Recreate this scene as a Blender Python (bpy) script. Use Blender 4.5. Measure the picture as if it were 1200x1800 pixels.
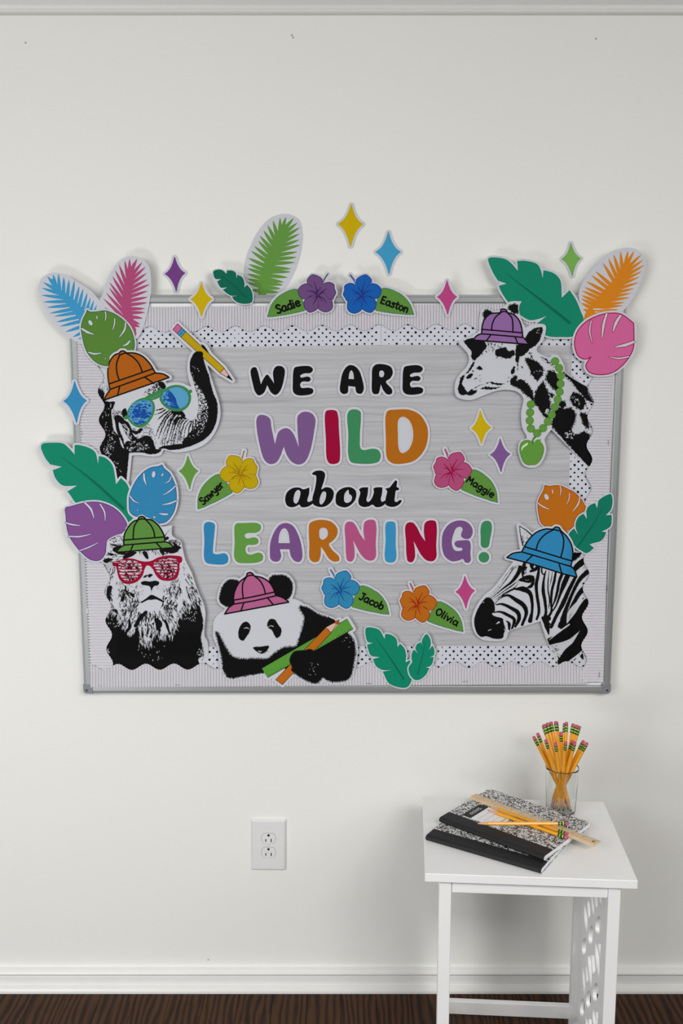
import bpy, math, random
import numpy as np
from mathutils import Vector, Matrix
from mathutils.geometry import delaunay_2d_cdt

for _o in list(bpy.data.objects):
    bpy.data.objects.remove(_o)
S = bpy.context.scene
COL = S.collection
random.seed(7)

# ------------------------------------------------------------------ camera
FPX, PITCH = 1750.0, math.radians(8.9)
CAM = Vector((0.0, -2.233, 1.530))
cam_d = bpy.data.cameras.new('camera')
cam = bpy.data.objects.new('camera', cam_d)
COL.objects.link(cam)
cam.location = CAM
cam.rotation_euler = (math.radians(90) - PITCH, 0, 0)
cam_d.sensor_fit = 'VERTICAL'
cam_d.sensor_height = 36.0
cam_d.lens = 36.0 * FPX / 1800.0
cam_d.clip_start = 0.05
S.camera = cam

# ------------------------------------------------------------------ world, window, ceiling and added fill light
wd = bpy.data.worlds.new('room_light')
S.world = wd
wd.use_nodes = True
wd.node_tree.nodes['Background'].inputs[0].default_value = (0.95, 0.98, 1.0, 1)
wd.node_tree.nodes['Background'].inputs[1].default_value = 0.06

def area(name, loc, target, sx, sy, power, color=(1, 1, 1)):
    l = bpy.data.lights.new(name, 'AREA')
    l.shape = 'RECTANGLE'
    l.size, l.size_y, l.energy, l.color = sx, sy, power, color
    o = bpy.data.objects.new(name, l)
    COL.objects.link(o)
    o.location = loc
    o.rotation_euler = (Vector(target) - Vector(loc)).to_track_quat('-Z', 'Y').to_euler()
    return o
area('window_light_left', (-1.6, -2.6, 2.1), (0, 0, 1.0), 2.0, 1.2, 38, (1.0, 1.0, 0.985))
area('window_light_right', (1.8, -2.6, 2.1), (0, 0, 1.0), 2.0, 1.2, 24, (1.0, 0.99, 0.97))
area('ceiling_light', (0.9, -2.8, 2.32), (0.9, -2.6, 0), 1.0, 0.6, 41, (1.0, 0.985, 0.96))
area('fill_light_low_left', (-1.2, -1.7, 0.55), (-0.4, 0, 0.8), 0.7, 0.5, 9.0, (0.97, 0.99, 1.0))  # added fill that brightens the lower left wall; no window stands here

vs = S.view_settings
S.display_settings.display_device = 'sRGB'
vs.view_transform = 'Standard'
vs.look = 'None'
vs.exposure = 0.13
vs.gamma = 1.0
vs.use_curve_mapping = False

# ------------------------------------------------------------------ projection helpers (photo pixel -> place on a real plane)
cp, sp = math.cos(PITCH), math.sin(PITCH)
def onY(px, py, y):
    u = (px - 600.0) / FPX; v = (900.0 - py) / FPX
    t = (y - CAM.y) / (cp + v * sp)
    return Vector((t * u, y, CAM.z + t * (v * cp - sp)))
def onZ(px, py, z):
    u = (px - 600.0) / FPX; v = (900.0 - py) / FPX
    t = (z - CAM.z) / (v * cp - sp)
    return Vector((t * u, CAM.y + t * (cp + v * sp), z))
def mapY(P, y):
    u = (P[:, 0] - 600.0) / FPX; v = (900.0 - P[:, 1]) / FPX
    t = (y - CAM.y) / (cp + v * sp)
    return np.stack([t * u, CAM.z + t * (v * cp - sp)], 1)

BY = -0.018            # face of the board (wall is y = 0)

# ------------------------------------------------------------------ materials
def lin(c):
    return tuple(((x / 255) / 12.92 if x / 255 <= 0.04045 else ((x / 255 + 0.055) / 1.055) ** 2.4) for x in c)
LIGHT = 0.84
def alb(c):
    return tuple(min(0.92, x / LIGHT) for x in lin(c))
MATS = {}
def mat(name, rgb, rough=0.55, metal=0.0, spec=0.35, var=0.04, scale=40.0, bump=0.0, raw=False):
    if name in MATS:
        return MATS[name]
    m = bpy.data.materials.new(name)
    m.use_nodes = True
    nt = m.node_tree
    b = nt.nodes['Principled BSDF']
    c = rgb if raw else alb(rgb)
    tc = nt.nodes.new('ShaderNodeTexCoord')
    nz = nt.nodes.new('ShaderNodeTexNoise')
    nz.inputs['Scale'].default_value = scale
    nz.inputs['Detail'].default_value = 4
    nt.links.new(tc.outputs['Object'], nz.inputs['Vector'])
    mx = nt.nodes.new('ShaderNodeMix'); mx.data_type = 'RGBA'
    mx.inputs[6].default_value = (*[x * (1 - var) for x in c], 1)
    mx.inputs[7].default_value = (*[min(1, x * (1 + var)) for x in c], 1)
    nt.links.new(nz.outputs['Fac'], mx.inputs[0])
    nt.links.new(mx.outputs[2], b.inputs['Base Color'])
    b.inputs['Roughness'].default_value = rough
    b.inputs['Metallic'].default_value = metal
    b.inputs['Specular IOR Level'].default_value = spec
    if bump:
        bp = nt.nodes.new('ShaderNodeBump')
        bp.inputs['Strength'].default_value = bump
        bp.inputs['Distance'].default_value = 0.002
        nt.links.new(nz.outputs['Fac'], bp.inputs['Height'])
        nt.links.new(bp.outputs['Normal'], b.inputs['Normal'])
    MATS[name] = m
    return m

def tag(o, label=None, cat=None, group=None, kind=None):
    if label: o['label'] = label
    if cat: o['category'] = cat
    if group: o['group'] = group
    if kind: o['kind'] = kind
    return o
def empty(name, loc, rz=0.0):
    o = bpy.data.objects.new(name, None)
    o.empty_display_size = 0.02
    COL.objects.link(o)
    o.location = loc
    o.rotation_euler = (0, 0, rz)
    return o
def mesh_obj(name, verts, faces, m, parent=None, smooth=False):
    me = bpy.data.meshes.new(name)
    me.from_pydata([tuple(v) for v in verts], [], [tuple(int(i) for i in f) for f in faces])
    if smooth:
        me.polygons.foreach_set('use_smooth', [True] * len(me.polygons))
    me.update()
    if m: me.materials.append(m)
    o = bpy.data.objects.new(name, me)
    COL.objects.link(o)
    if parent: o.parent = parent
    return o
class MB:
    """collects boxes, lathes and prisms into one mesh"""
    def __init__(s): s.v = []; s.f = []
    def add(s, v, f):
        n = len(s.v); s.v += [tuple(x) for x in v]; s.f += [tuple(i + n for i in q) for q in f]; return s
    def box(s, x0, x1, y0, y1, z0, z1, bev=0.0, M=None):
        if bev <= 0:
            v = [Vector((x, y, z)) for x in (x0, x1) for y in (y0, y1) for z in (z0, z1)]
            f = [(0, 1, 3, 2), (4, 6, 7, 5), (0, 4, 5, 1), (2, 3, 7, 6), (0, 2, 6, 4), (1, 5, 7, 3)]
        else:
            b = bev; v = []; idx = {}
            for i, x in enumerate((x0, x1)):
                for j, y in enumerate((y0, y1)):
                    for k, z in enumerate((z0, z1)):
                        sx, sy, sz = (1, -1)[i], (1, -1)[j], (1, -1)[k]
                        for a, p in enumerate(((x, y + sy * b, z + sz * b), (x + sx * b, y, z + sz * b), (x + sx * b, y + sy * b, z))):
                            idx[i, j, k, a] = len(v); v.append(Vector(p))
            g = lambda *t: idx[t]
            f = []
            for i in (0, 1): f.append((g(i,0,0,0), g(i,1,0,0), g(i,1,1,0), g(i,0,1,0)))
            for j in (0, 1): f.append((g(0,j,0,1), g(1,j,0,1), g(1,j,1,1), g(0,j,1,1)))
            for k in (0, 1): f.append((g(0,0,k,2), g(1,0,k,2), g(1,1,k,2), g(0,1,k,2)))
            for j in (0, 1):
                for k in (0, 1): f.append((g(0,j,k,1), g(1,j,k,1), g(1,j,k,2), g(0,j,k,2)))
            for i in (0, 1):
                for k in (0, 1): f.append((g(i,0,k,0), g(i,1,k,0), g(i,1,k,2), g(i,0,k,2)))
            for i in (0, 1):
                for j in (0, 1): f.append((g(i,j,0,0), g(i,j,1,0), g(i,j,1,1), g(i,j,0,1)))
            for i in (0, 1):
                for j in (0, 1):
                    for k in (0, 1): f.append((g(i,j,k,0), g(i,j,k,1), g(i,j,k,2)))
        if M is not None: v = [M @ q for q in v]
        return s.add(v, f)
    def lathe(s, prof, n=24, M=None, phase=0.0):
        v = []; f = []
        for r, z in prof:
            for k in range(n):
                a = 2 * math.pi * (k + phase) / n
                v.append(Vector((r * math.cos(a), r * math.sin(a), z)))
        for i in range(len(prof) - 1):
            for k in range(n):
                k2 = (k + 1) % n
                f.append((i * n + k, i * n + k2, (i + 1) * n + k2, (i + 1) * n + k))
        if M is not None: v = [M @ q for q in v]
        return s.add(v, f)
    def build(s, name, m, parent=None, smooth=False):
        import bmesh
        o = mesh_obj(name, s.v, s.f, m, parent, smooth)
        bm = bmesh.new(); bm.from_mesh(o.data)
        bmesh.ops.recalc_face_normals(bm, faces=bm.faces)
        bm.to_mesh(o.data); bm.free()
        return o

# ------------------------------------------------------------------ flat outlines: curves, strokes, offsets, filling
CROP = dict(A=(50,420,4), B=(150,540,4.4444), C=(50,740,4), D=(120,980,4.2857), E=(360,980,4), F=(640,980,4.61538),
            G=(800,900,4), H=(780,420,3.33333), I=(780,640,3.75), J=(360,360,4.61538), K=(560,340,4.61538),
            L=(420,620,3.33333), M=(340,780,4.285714), N=(600,780,4.285714), O=(0,0,1),
            a1=(165,660,9.2308), a2=(250,660,8), a3=(170,900,6.66667), a4=(175,1030,6.31579), a5=(795,590,9.2308),
            a6=(890,600,7.5), a7=(880,960,7.27273), a8=(925,840,7.5), b1=(825,1000,7.5), b2=(340,620,15), b3=(200,660,8),
            b4=(480,820,5), b5=(660,1000,7.0588), b7=(340,780,9.2308), p5=(980,1550,7.2), q4=(820,1390,4.8), q3=(900,1260,7.5))
def raw(c, s):
    ox, oy, k = CROP[c]
    out = []
    for t in s.split():
        corner = t.endswith('c')
        x, y = t.rstrip('c').split(',')
        out.append((ox + float(x) / k, oy + float(y) / k, corner))
    return out
def smooth_open(pts, step=2.0):
    pts = np.array(pts, float)
    if len(pts) < 3: 
        return pts
    P = np.vstack([2 * pts[0] - pts[1], pts, 2 * pts[-1] - pts[-2]])
    out = []
    for i in range(1, len(P) - 2):
        p0, p1, p2, p3 = P[i - 1:i + 3]
        n = max(2, int(np.linalg.norm(p2 - p1) / step) + 1)
        d1 = max(np.linalg.norm(p1 - p0), 1e-6) ** .5; d2 = max(np.linalg.norm(p2 - p1), 1e-6) ** .5; d3 = max(np.linalg.norm(p3 - p2), 1e-6) ** .5
        m1 = (p2 - p1) + d2 * ((p1 - p0) / d1 - (p2 - p0) / (d1 + d2))
        m2 = (p2 - p1) + d2 * ((p3 - p2) / d3 - (p3 - p1) / (d2 + d3))
        for k in range(n):
            t = k / n
            out.append(p1 * (2*t**3 - 3*t**2 + 1) + m1 * (t**3 - 2*t**2 + t) + p2 * (-2*t**3 + 3*t**2) + m2 * (t**3 - t**2))
    out.append(P[-2])
    return np.array(out)
def area2(p):
    x, y = p[:, 0], p[:, 1]
    return 0.5 * float(np.sum(x * np.roll(y, -1) - np.roll(x, -1) * y))
def orient(p):
    return p if area2(p) > 0 else p[::-1].copy()
def closed(rp, step=2.0):
    """rp: list of (x,y,corner) -> smooth closed loop, breaking the curve at corners"""
    n = len(rp)
    cs = [i for i, p in enumerate(rp) if p[2]]
    xy = [(p[0], p[1]) for p in rp]
    if not cs:
        ext = xy[-2:] + xy + xy[:3]
        s = smooth_open(ext, step)
        # locate the pass from xy[0] to xy[0]
        i0 = int(np.argmin(np.sum((s[:len(s)//2] - np.array(xy[0]))**2, 1)))
        tail = s[i0 + 3:]
        i1 = int(np.argmin(np.sum((tail - np.array(xy[0]))**2, 1))) + i0 + 3
        loop = s[i0:i1]
    else:
        loop = []
        for a, b in zip(cs, cs[1:] + [cs[0] + n]):
            seg = [xy[i % n] for i in range(a, b + 1)]
            loop += list(smooth_open(seg, step))[:-1]
        loop = np.array(loop)
    return orient(np.array(loop))
def pl(c, s, step=2.0):
    return closed(raw(c, s), step)
def op(c, s, step=2.0):
    return smooth_open([(p[0], p[1]) for p in raw(c, s)], step)
def stroke(P, w, caps=6):
    """ribbon outline of an open curve; w = full width or list of widths along it"""
    P = np.array(P, float)
    d = np.linalg.norm(np.diff(P, axis=0), axis=1)
    keep = np.concatenate([[True], d > 1e-6]); P = P[keep]
    s = np.concatenate([[0], np.cumsum(np.linalg.norm(np.diff(P, axis=0), axis=1))])
    w = np.atleast_1d(np.array(w, float))
    W = np.interp(s / s[-1], np.linspace(0, 1, len(w)), w) if len(w) > 1 else np.full(len(P), w[0])
    T = np.gradient(P, axis=0); T /= np.linalg.norm(T, axis=1)[:, None] + 1e-12
    N = np.stack([-T[:, 1], T[:, 0]], 1)
    a = P + N * W[:, None] / 2; b = P - N * W[:, None] / 2
    def cap(c, t, r, sgn):
        ang = math.atan2(t[1], t[0])
        return [c + r * np.array([math.cos(ang + sgn * (math.pi/2 - math.pi * k / caps)), math.sin(ang + sgn * (math.pi/2 - math.pi * k / caps))]) for k in range(1, caps)]
    loop = list(a) + (cap(P[-1], T[-1], W[-1] / 2, 1) if W[-1] > .2 else []) + list(b[::-1]) + (cap(P[0], -T[0], W[0] / 2, 1) if W[0] > .2 else [])
    return orient(np.array(loop))
def ring_stroke(loop, w):
    return stroke(np.vstack([loop, loop[:2]]), w)
def ellipse(cx, cy, rx, ry, rot=0, n=28):
    t = np.linspace(0, 2 * np.pi, n, endpoint=False); c, s = math.cos(rot), math.sin(rot)
    x, y = rx * np.cos(t), ry * np.sin(t)
    return orient(np.stack([cx + c * x - s * y, cy + s * x + c * y], 1))
def ell(c, cx, cy, rx, ry, rot=0, n=28):
    ox, oy, k = CROP[c]
    return ellipse(ox + cx / k, oy + cy / k, rx / k, ry / k, math.radians(rot), n)
def winding(P, loops):
    w = np.zeros(len(P), int)
    for L in loops:
        x1, y1 = L[:, 0], L[:, 1]; x2, y2 = np.roll(x1, -1), np.roll(y1, -1)
        for k0 in range(0, len(P), 4000):
            px = P[k0:k0+4000, 0][:, None]; py = P[k0:k0+4000, 1][:, None]
            side = (x2 - x1) * (py - y1) - (px - x1) * (y2 - y1)
            up = (y1 <= py) & (y2 > py) & (side > 0)
            dn = (y1 > py) & (y2 <= py) & (side < 0)
            w[k0:k0+4000] += up.sum(1) - dn.sum(1)
    return w
def seg_dist(P, loops):
    D = np.full(len(P), 1e9)
    for L in loops:
        A = L; B = np.roll(L, -1, 0)
        for a, b in zip(A, B):
            ab = b - a; l2 = float(ab @ ab)
            if l2 < 1e-12: continue
            t = np.clip(((P - a) @ ab) / l2, 0, 1)
            q = P - a - t[:, None] * ab
            np.minimum(D, q[:, 0]**2 + q[:, 1]**2, out=D)
    return np.sqrt(D)
def thin(L, tol):
    if len(L) < 8: return L
    keep = np.zeros(len(L), bool)
    i0 = 0; i1 = int(np.argmax(np.sum((L - L[0])**2, 1)))
    st = [(i0, i1), (i1, len(L))]; LL = np.vstack([L, L[:1]])
    keep[i0] = keep[i1] = True
    while st:
        a, b = st.pop()
        if b - a < 2: continue
        p, q = LL[a], LL[b]; d = q - p; n = np.linalg.norm(d) + 1e-12
        m = LL[a+1:b] - p
        dist = np.abs(m[:, 0] * d[1] - m[:, 1] * d[0]) / n
        k = int(np.argmax(dist))
        if dist[k] > tol:
            k += a + 1
            keep[k % len(L)] = True
            st += [(a, k), (k, b)]
    return L[keep]
def contours(Fg, x0, y0, h):
    """closed loops where the field changes sign (negative = inside)"""
    ny, nx = Fg.shape
    inside = Fg < 0
    code = inside[:-1, :-1] * 1 + inside[:-1, 1:] * 2 + inside[1:, 1:] * 4 + inside[1:, :-1] * 8
    ys, xs = np.nonzero((code > 0) & (code < 15))
    def cut(e):
        k, j, i = e
        if k == 0:
            a, b = Fg[j, i], Fg[j, i + 1]; t = a / (a - b); return (x0 + (i + t) * h, y0 + j * h)
        a, b = Fg[j, i], Fg[j + 1, i]; t = a / (a - b); return (x0 + i * h, y0 + (j + t) * h)
    TB = {1: [(3, 0)], 2: [(0, 1)], 3: [(3, 1)], 4: [(1, 2)], 5: [(3, 0), (1, 2)], 6: [(0, 2)], 7: [(3, 2)], 8: [(2, 3)],
          9: [(2, 0)], 10: [(0, 1), (2, 3)], 11: [(2, 1)], 12: [(1, 3)], 13: [(1, 0)], 14: [(0, 3)]}
    nxt = {}
    for j, i in zip(ys.tolist(), xs.tolist()):
        E = ((0, j, i), (1, j, i + 1), (0, j + 1, i), (1, j, i))
        for a, b in TB[int(code[j, i])]:
            nxt[E[a]] = E[b]
    loops = []
    while nxt:
        s = next(iter(nxt)); e = s; lp = []
        while e in nxt:
            lp.append(cut(e)); e = nxt.pop(e)
        if len(lp) > 5: loops.append(np.array(lp))
    return loops
def offset(loops, d, h=1.0, holes=False, tol=0.05):
    allp = np.vstack(loops)
    x0, y0 = allp.min(0) - d - 3 * h; x1, y1 = allp.max(0) + d + 3 * h
    gx = np.arange(x0, x1, h); gy = np.arange(y0, y1, h)
    X, Y = np.meshgrid(gx, gy)
    P = np.stack([X.ravel(), Y.ravel()], 1)
    sd = seg_dist(P, loops)
    sd = np.where(winding(P, loops) != 0, -sd, sd) - d
    out = contours(sd.reshape(X.shape), x0, y0, h)
    out = [thin(l, tol) for l in out]
    if not holes:
        big = max(abs(area2(l)) for l in out)
        out = [orient(l) for l in out if area2(l) * area2(max(out, key=lambda q: abs(area2(q)))) > 0]
    return out
def densify(L, m):
    out = []
    for a, b in zip(L, np.roll(L, -1, 0)):
        n = max(1, int(math.ceil(np.linalg.norm(b - a) / m)))
        for k in range(n): out.append(a + (b - a) * k / n)
    return np.array(out)
def triangulate(loops, step=0, hole_loops=()):
    allL = list(loops) + list(hole_loops)
    if step: allL = [densify(l, step) for l in allL]
    verts = []; edges = []
    for L in allL:
        n0 = len(verts); n = len(L)
        verts += [Vector((float(a), float(b))) for a, b in L]
        edges += [(n0 + i, n0 + (i + 1) % n) for i in range(n)]
    P = np.vstack(allL)
    if step:
        x0, y0 = P.min(0); x1, y1 = P.max(0)
        gx, gy = np.meshgrid(np.arange(x0 + step / 2, x1, step), np.arange(y0 + step / 2, y1, step))
        G = np.stack([gx.ravel() + .17 * step * np.sin(gy.ravel() * 3.1), gy.ravel()], 1)
        G = G[winding(G, loops) != 0]
        verts += [Vector((float(a), float(b))) for a, b in G]
    r = delaunay_2d_cdt(verts, edges, [], 1, 1e-5)
    V = np.array([(v.x, v.y) for v in r[0]]); T = np.array([f for f in r[2] if len(f) == 3], int)
    C = V[T].mean(1)
    keep = winding(C, loops) != 0
    if hole_loops: keep &= winding(C, list(hole_loops)) == 0
    T = T[keep]
    a = V[T[:, 0]]; b = V[T[:, 1]]; c = V[T[:, 2]]
    cr = (b[:, 0]-a[:, 0])*(c[:, 1]-a[:, 1]) - (b[:, 1]-a[:, 1])*(c[:, 0]-a[:, 0])
    T[cr > 0] = T[cr > 0][:, ::-1]          # front faces look at the room
    T = T[np.abs(cr) > 1e-7]
    used = np.unique(T); re = -np.ones(len(V), int); re[used] = np.arange(len(used))
    return V[used], re[T]

PAPER = mat('card_white', (191, 193, 200), rough=0.6, spec=0.07, var=0.015)
class Card:
    """a die-cut card standing off the board; d = distance of its back from the board face in mm"""
    def __init__(s, name, label, cat, d, center, group=None, tilt=(0, 0), curl=None, fn=None, thick=0.45):
        s.c = center; s.d0 = d; s.tilt = tilt; s.curl = curl; s.fn = fn; s.th = thick
        s.y0 = BY - d / 1000.0
        q = onY(center[0], center[1], s.y0)
        s.root = empty(name, q); s.o = np.array(q)
        tag(s.root, label, cat, group)
        s.step = 3.2 if fn else (7 if curl else 0)
    def depth(s, P):
        X, Y = P[:, 0], P[:, 1]
        D = np.full(len(P), float(s.d0)) if s.fn is None else s.fn(X, Y)
        D = D + s.tilt[0] * (X - s.c[0]) / 100 + s.tilt[1] * (Y - s.c[1]) / 100
        if s.curl:
            ax, ay, k = s.curl
            u = ((X - s.c[0]) * ax + (Y - s.c[1]) * ay) / 100
            D = D + k * u * u
        return D
    def xyz(s, P, lift):
        m = mapY(P, s.y0)
        y = BY - (s.depth(P) + lift) / 1000.0
        return np.stack([m[:, 0] - s.o[0], y - s.o[1], m[:, 1] - s.o[2]], 1)
    def body(s, loops, m=None, name='card', holes=()):
        V, T = triangulate(loops, s.step, holes)
        f = s.xyz(V, s.th); b = s.xyz(V, 0.0); n = len(V)
        E = {}
        for t in T.tolist():
            for i in range(3):
                e = (t[i], t[(i + 1) % 3])
                if (e[1], e[0]) in E: del E[(e[1], e[0])]
                else: E[e] = 1
        faces = T.tolist() + [(t[2] + n, t[1] + n, t[0] + n) for t in T.tolist()] + [(a, a + n, c + n, c) for a, c in E]
        return mesh_obj(name, np.vstack([f, b]), faces, m or PAPER, s.root)
    def ink(s, name, loops, m, level=1, parent=None, holes=()):
        V, T = triangulate(loops, s.step, holes)
        return mesh_obj(name, s.xyz(V, s.th + 0.12 + 0.12 * level), T.tolist(), m, parent or s.root)
    def field(s, name, I, m, level=1, parent=None):
        V, Q, val = I.mesh()
        o = mesh_obj(name, s.xyz(V, s.th + 0.12 + 0.12 * level), Q, m, parent or s.root)
        at = o.data.attributes.new('ink', 'FLOAT', 'POINT')
        at.data.foreach_set('value', val.astype(np.float32))
        return o

# ------------------------------------------------------------------ printed ink fields (black-and-white animal prints)
_tab = np.random.RandomState(3).rand(256, 256)
def vnoise(x, y, s=0):
    xi = np.floor(x).astype(int); yi = np.floor(y).astype(int)
    fx = x - xi; fy = y - yi
    fx = fx * fx * (3 - 2 * fx); fy = fy * fy * (3 - 2 * fy)
    g = lambda a, b: _tab[(a + 37 * s) % 256, (b + 91 * s) % 256]
    return (g(xi, yi) * (1-fx) + g(xi+1, yi) * fx) * (1-fy) + (g(xi, yi+1) * (1-fx) + g(xi+1, yi+1) * fx) * fy
class Ink:
    def __init__(s, x0, y0, x1, y1, h=1.0, seed=1):
        s.h = h; s.x0 = x0; s.y0 = y0
        s.X, s.Y = np.meshgrid(np.arange(x0, x1, h), np.arange(y0, y1, h))
        s.F = np.full(s.X.shape, -6.0); s.R = np.random.RandomState(seed)
    def win(s, a, b, c, d, m=6):
        i0 = max(0, int((a - m - s.x0) / s.h)); i1 = min(s.X.shape[1], int((c + m - s.x0) / s.h) + 2)
        j0 = max(0, int((b - m - s.y0) / s.h)); j1 = min(s.X.shape[0], int((d + m - s.y0) / s.h) + 2)
        return (slice(j0, j1), slice(i0, i1)) if i1 > i0 and j1 > j0 else None
    def put(s, w, sd, sign):
        if sign > 0: s.F[w] = np.maximum(s.F[w], np.clip(-sd, -6, 6))
        else: s.F[w] = np.minimum(s.F[w], np.clip(sd, -6, 6))
    def poly(s, L, sign=1):
        w = s.win(*L.min(0), *L.max(0))
        if w is None: return
        P = np.stack([s.X[w].ravel(), s.Y[w].ravel()], 1)
        sd = seg_dist(P, [L]); sd = np.where(winding(P, [L]) != 0, -sd, sd)
        s.put(w, sd.reshape(s.X[w].shape), sign)
    def seg(s, x0, y0, x1, y1, r0, r1, sign=1):
        w = s.win(min(x0, x1) - r0, min(y0, y1) - r0, max(x0, x1) + r0, max(y0, y1) + r0)
        if w is None: return
        X, Y = s.X[w], s.Y[w]; dx, dy = x1 - x0, y1 - y0; l2 = dx*dx + dy*dy + 1e-9
        t = np.clip(((X - x0) * dx + (Y - y0) * dy) / l2, 0, 1)
        s.put(w, np.hypot(X - x0 - t * dx, Y - y0 - t * dy) - (r0 + (r1 - r0) * t), sign)
    def line(s, P, w, sign=1):
        P = np.array(P, float); n = len(P)
        L = np.concatenate([[0], np.cumsum(np.linalg.norm(np.diff(P, axis=0), axis=1))]); L /= L[-1]
        w = np.atleast_1d(np.array(w, float)) / 2
        r = np.interp(L, np.linspace(0, 1, len(w)), w) if len(w) > 1 else np.full(n, w[0])
        for i in range(n - 1): s.seg(*P[i], *P[i + 1], r[i], r[i + 1], sign)
    def lines(s, crop, items, sign=1):
        k = CROP[crop][2]
        for pts, w in items:
            s.line(op(crop, pts, 3.0), np.array(w, float) / k, sign)
    def polys(s, crop, items, sign=1):
        for t in items: s.poly(pl(crop, t, 3.0), sign)
    def hair(s, x, y, ang, ln, r, sign=1, bend=0.0):
        a2_ = ang + bend
        xm, ym = x + math.cos(ang) * ln * .5, y + math.sin(ang) * ln * .5
        s.seg(x, y, xm, ym, r, r * .7, sign)
        s.seg(xm, ym, xm + math.cos(a2_) * ln * .5, ym + math.sin(a2_) * ln * .5, r * .7, 0.05, sign)
    def hairs(s, L, n, ang, spread, ln, r, sign=1):
        """n short hairs at random places inside the loop; ang = degrees or function(x, y)"""
        lo, hi = L.min(0), L.max(0); P = np.zeros((0, 2))
        while len(P) < n:
            q = lo + s.R.rand(n * 3, 2) * (hi - lo)
            P = np.vstack([P, q[winding(q, [L]) != 0]])
        for x, y in P[:n]:
            a = ang(x, y) if callable(ang) else ang
            a = math.radians(a + s.R.randn() * spread)
            s.hair(x, y, a, ln * (.5 + s.R.rand()), r * (.5 + .8 * s.R.rand()), sign, s.R.randn() * .4)
    def fringe(s, L, gap, ln, r, sign=1, ang=None, spread=18, i0=0.0, i1=1.0):
        """hairs standing on an outline"""
        L = densify(L, gap); n = len(L)
        for i in range(int(n * i0), int(n * i1)):
            p, q = L[i], L[(i + 1) % n]
            a = math.degrees(math.atan2(q[1] - p[1], q[0] - p[0])) - 90 if ang is None else ang
            s.hair(p[0], p[1], math.radians(a + s.R.randn() * spread), ln * (.4 + s.R.rand()), r * (.6 + .6 * s.R.rand()), sign, s.R.randn() * .3)
    def rough(s, amp, scale=1.6, mask=None, seed=0, ax=1.0, ay=1.0):
        n = vnoise(s.X / scale * ax + 11, s.Y / scale * ay + 5, seed) + .5 * vnoise(s.X / scale * 2.1 * ax, s.Y / scale * 2.1 * ay, seed + 1) - .75
        if mask is not None:
            P = np.stack([s.X.ravel(), s.Y.ravel()], 1)
            n = n * (winding(P, [mask]) != 0).reshape(s.X.shape)
        s.F = s.F + amp * 2 * n
    def tone(s, L, level, scale=1.5, amp=3.0, ax=1.0, ay=1.0, seed=2, grad=None):
        """stippled grey inside a loop: level -1 (white) .. 1 (black); grad(x, y) adds to the level"""
        w = s.win(*L.min(0), *L.max(0), m=1)
        P = np.stack([s.X[w].ravel(), s.Y[w].ravel()], 1)
        m = (winding(P, [L]) != 0).reshape(s.X[w].shape)
        X, Y = s.X[w], s.Y[w]
        n = vnoise(X / scale * ax, Y / scale * ay, seed) + .6 * vnoise(X / scale * 1.9 * ax, Y / scale * 1.9 * ay, seed + 3) - .8
        lv = level + (grad(X, Y) if grad else 0)
        s.F[w] = np.where(m, (n * 1.5 + lv) * amp, s.F[w])
    def cut(s, loops, d=0.0):
        P = np.stack([s.X.ravel(), s.Y.ravel()], 1)
        s.keep = (winding(P, loops) != 0).reshape(s.X.shape)
    def mesh(s, full=False):
        F = s.F; ny, nx = F.shape
        hot = F > -1.0
        k = getattr(s, 'keep', np.ones_like(hot))
        q = hot[:-1, :-1] | hot[1:, :-1] | hot[:-1, 1:] | hot[1:, 1:]
        if getattr(s, 'full', False): q[:] = True
        q &= k[:-1, :-1] & k[1:, :-1] & k[:-1, 1:] & k[1:, 1:]
        j, i = np.nonzero(q)
        a = j * nx + i
        Q = np.stack([a, a + nx, a + nx + 1, a + 1], 1)       # faces the room
        used = np.unique(Q); re = -np.ones(nx * ny, int); re[used] = np.arange(len(used))
        V = np.stack([s.X.ravel()[used], s.Y.ravel()[used]], 1)
        return V, re[Q].tolist(), F.ravel()[used]
def ink_mat(name, dark, light, sharp=1.1):
    m = bpy.data.materials.new(name); m.use_nodes = True
    nt = m.node_tree; b = nt.nodes['Principled BSDF']
    at = nt.nodes.new('ShaderNodeAttribute'); at.attribute_name = 'ink'
    ma = nt.nodes.new('ShaderNodeMath'); ma.operation = 'MULTIPLY_ADD'; ma.use_clamp = True
    ma.inputs[1].default_value = sharp; ma.inputs[2].default_value = 0.5
    mx = nt.nodes.new('ShaderNodeMix'); mx.data_type = 'RGBA'
    mx.inputs[6].default_value = (*alb(light), 1); mx.inputs[7].default_value = (*alb(dark), 1)
    nt.links.new(at.outputs['Fac'], ma.inputs[0]); nt.links.new(ma.outputs[0], mx.inputs[0]); nt.links.new(mx.outputs[2], b.inputs['Base Color'])
    b.inputs['Roughness'].default_value = 0.6; b.inputs['Specular IOR Level'].default_value = 0.07
    return m
INK = ink_mat('animal_print_ink', (13, 13, 14), (191, 193, 200))
BLACK = mat('print_black', (13, 13, 14), rough=0.6, spec=0.07)
def col(name, rgb): return mat('print_' + name, rgb, rough=0.6, spec=0.07, var=0.02)
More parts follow.
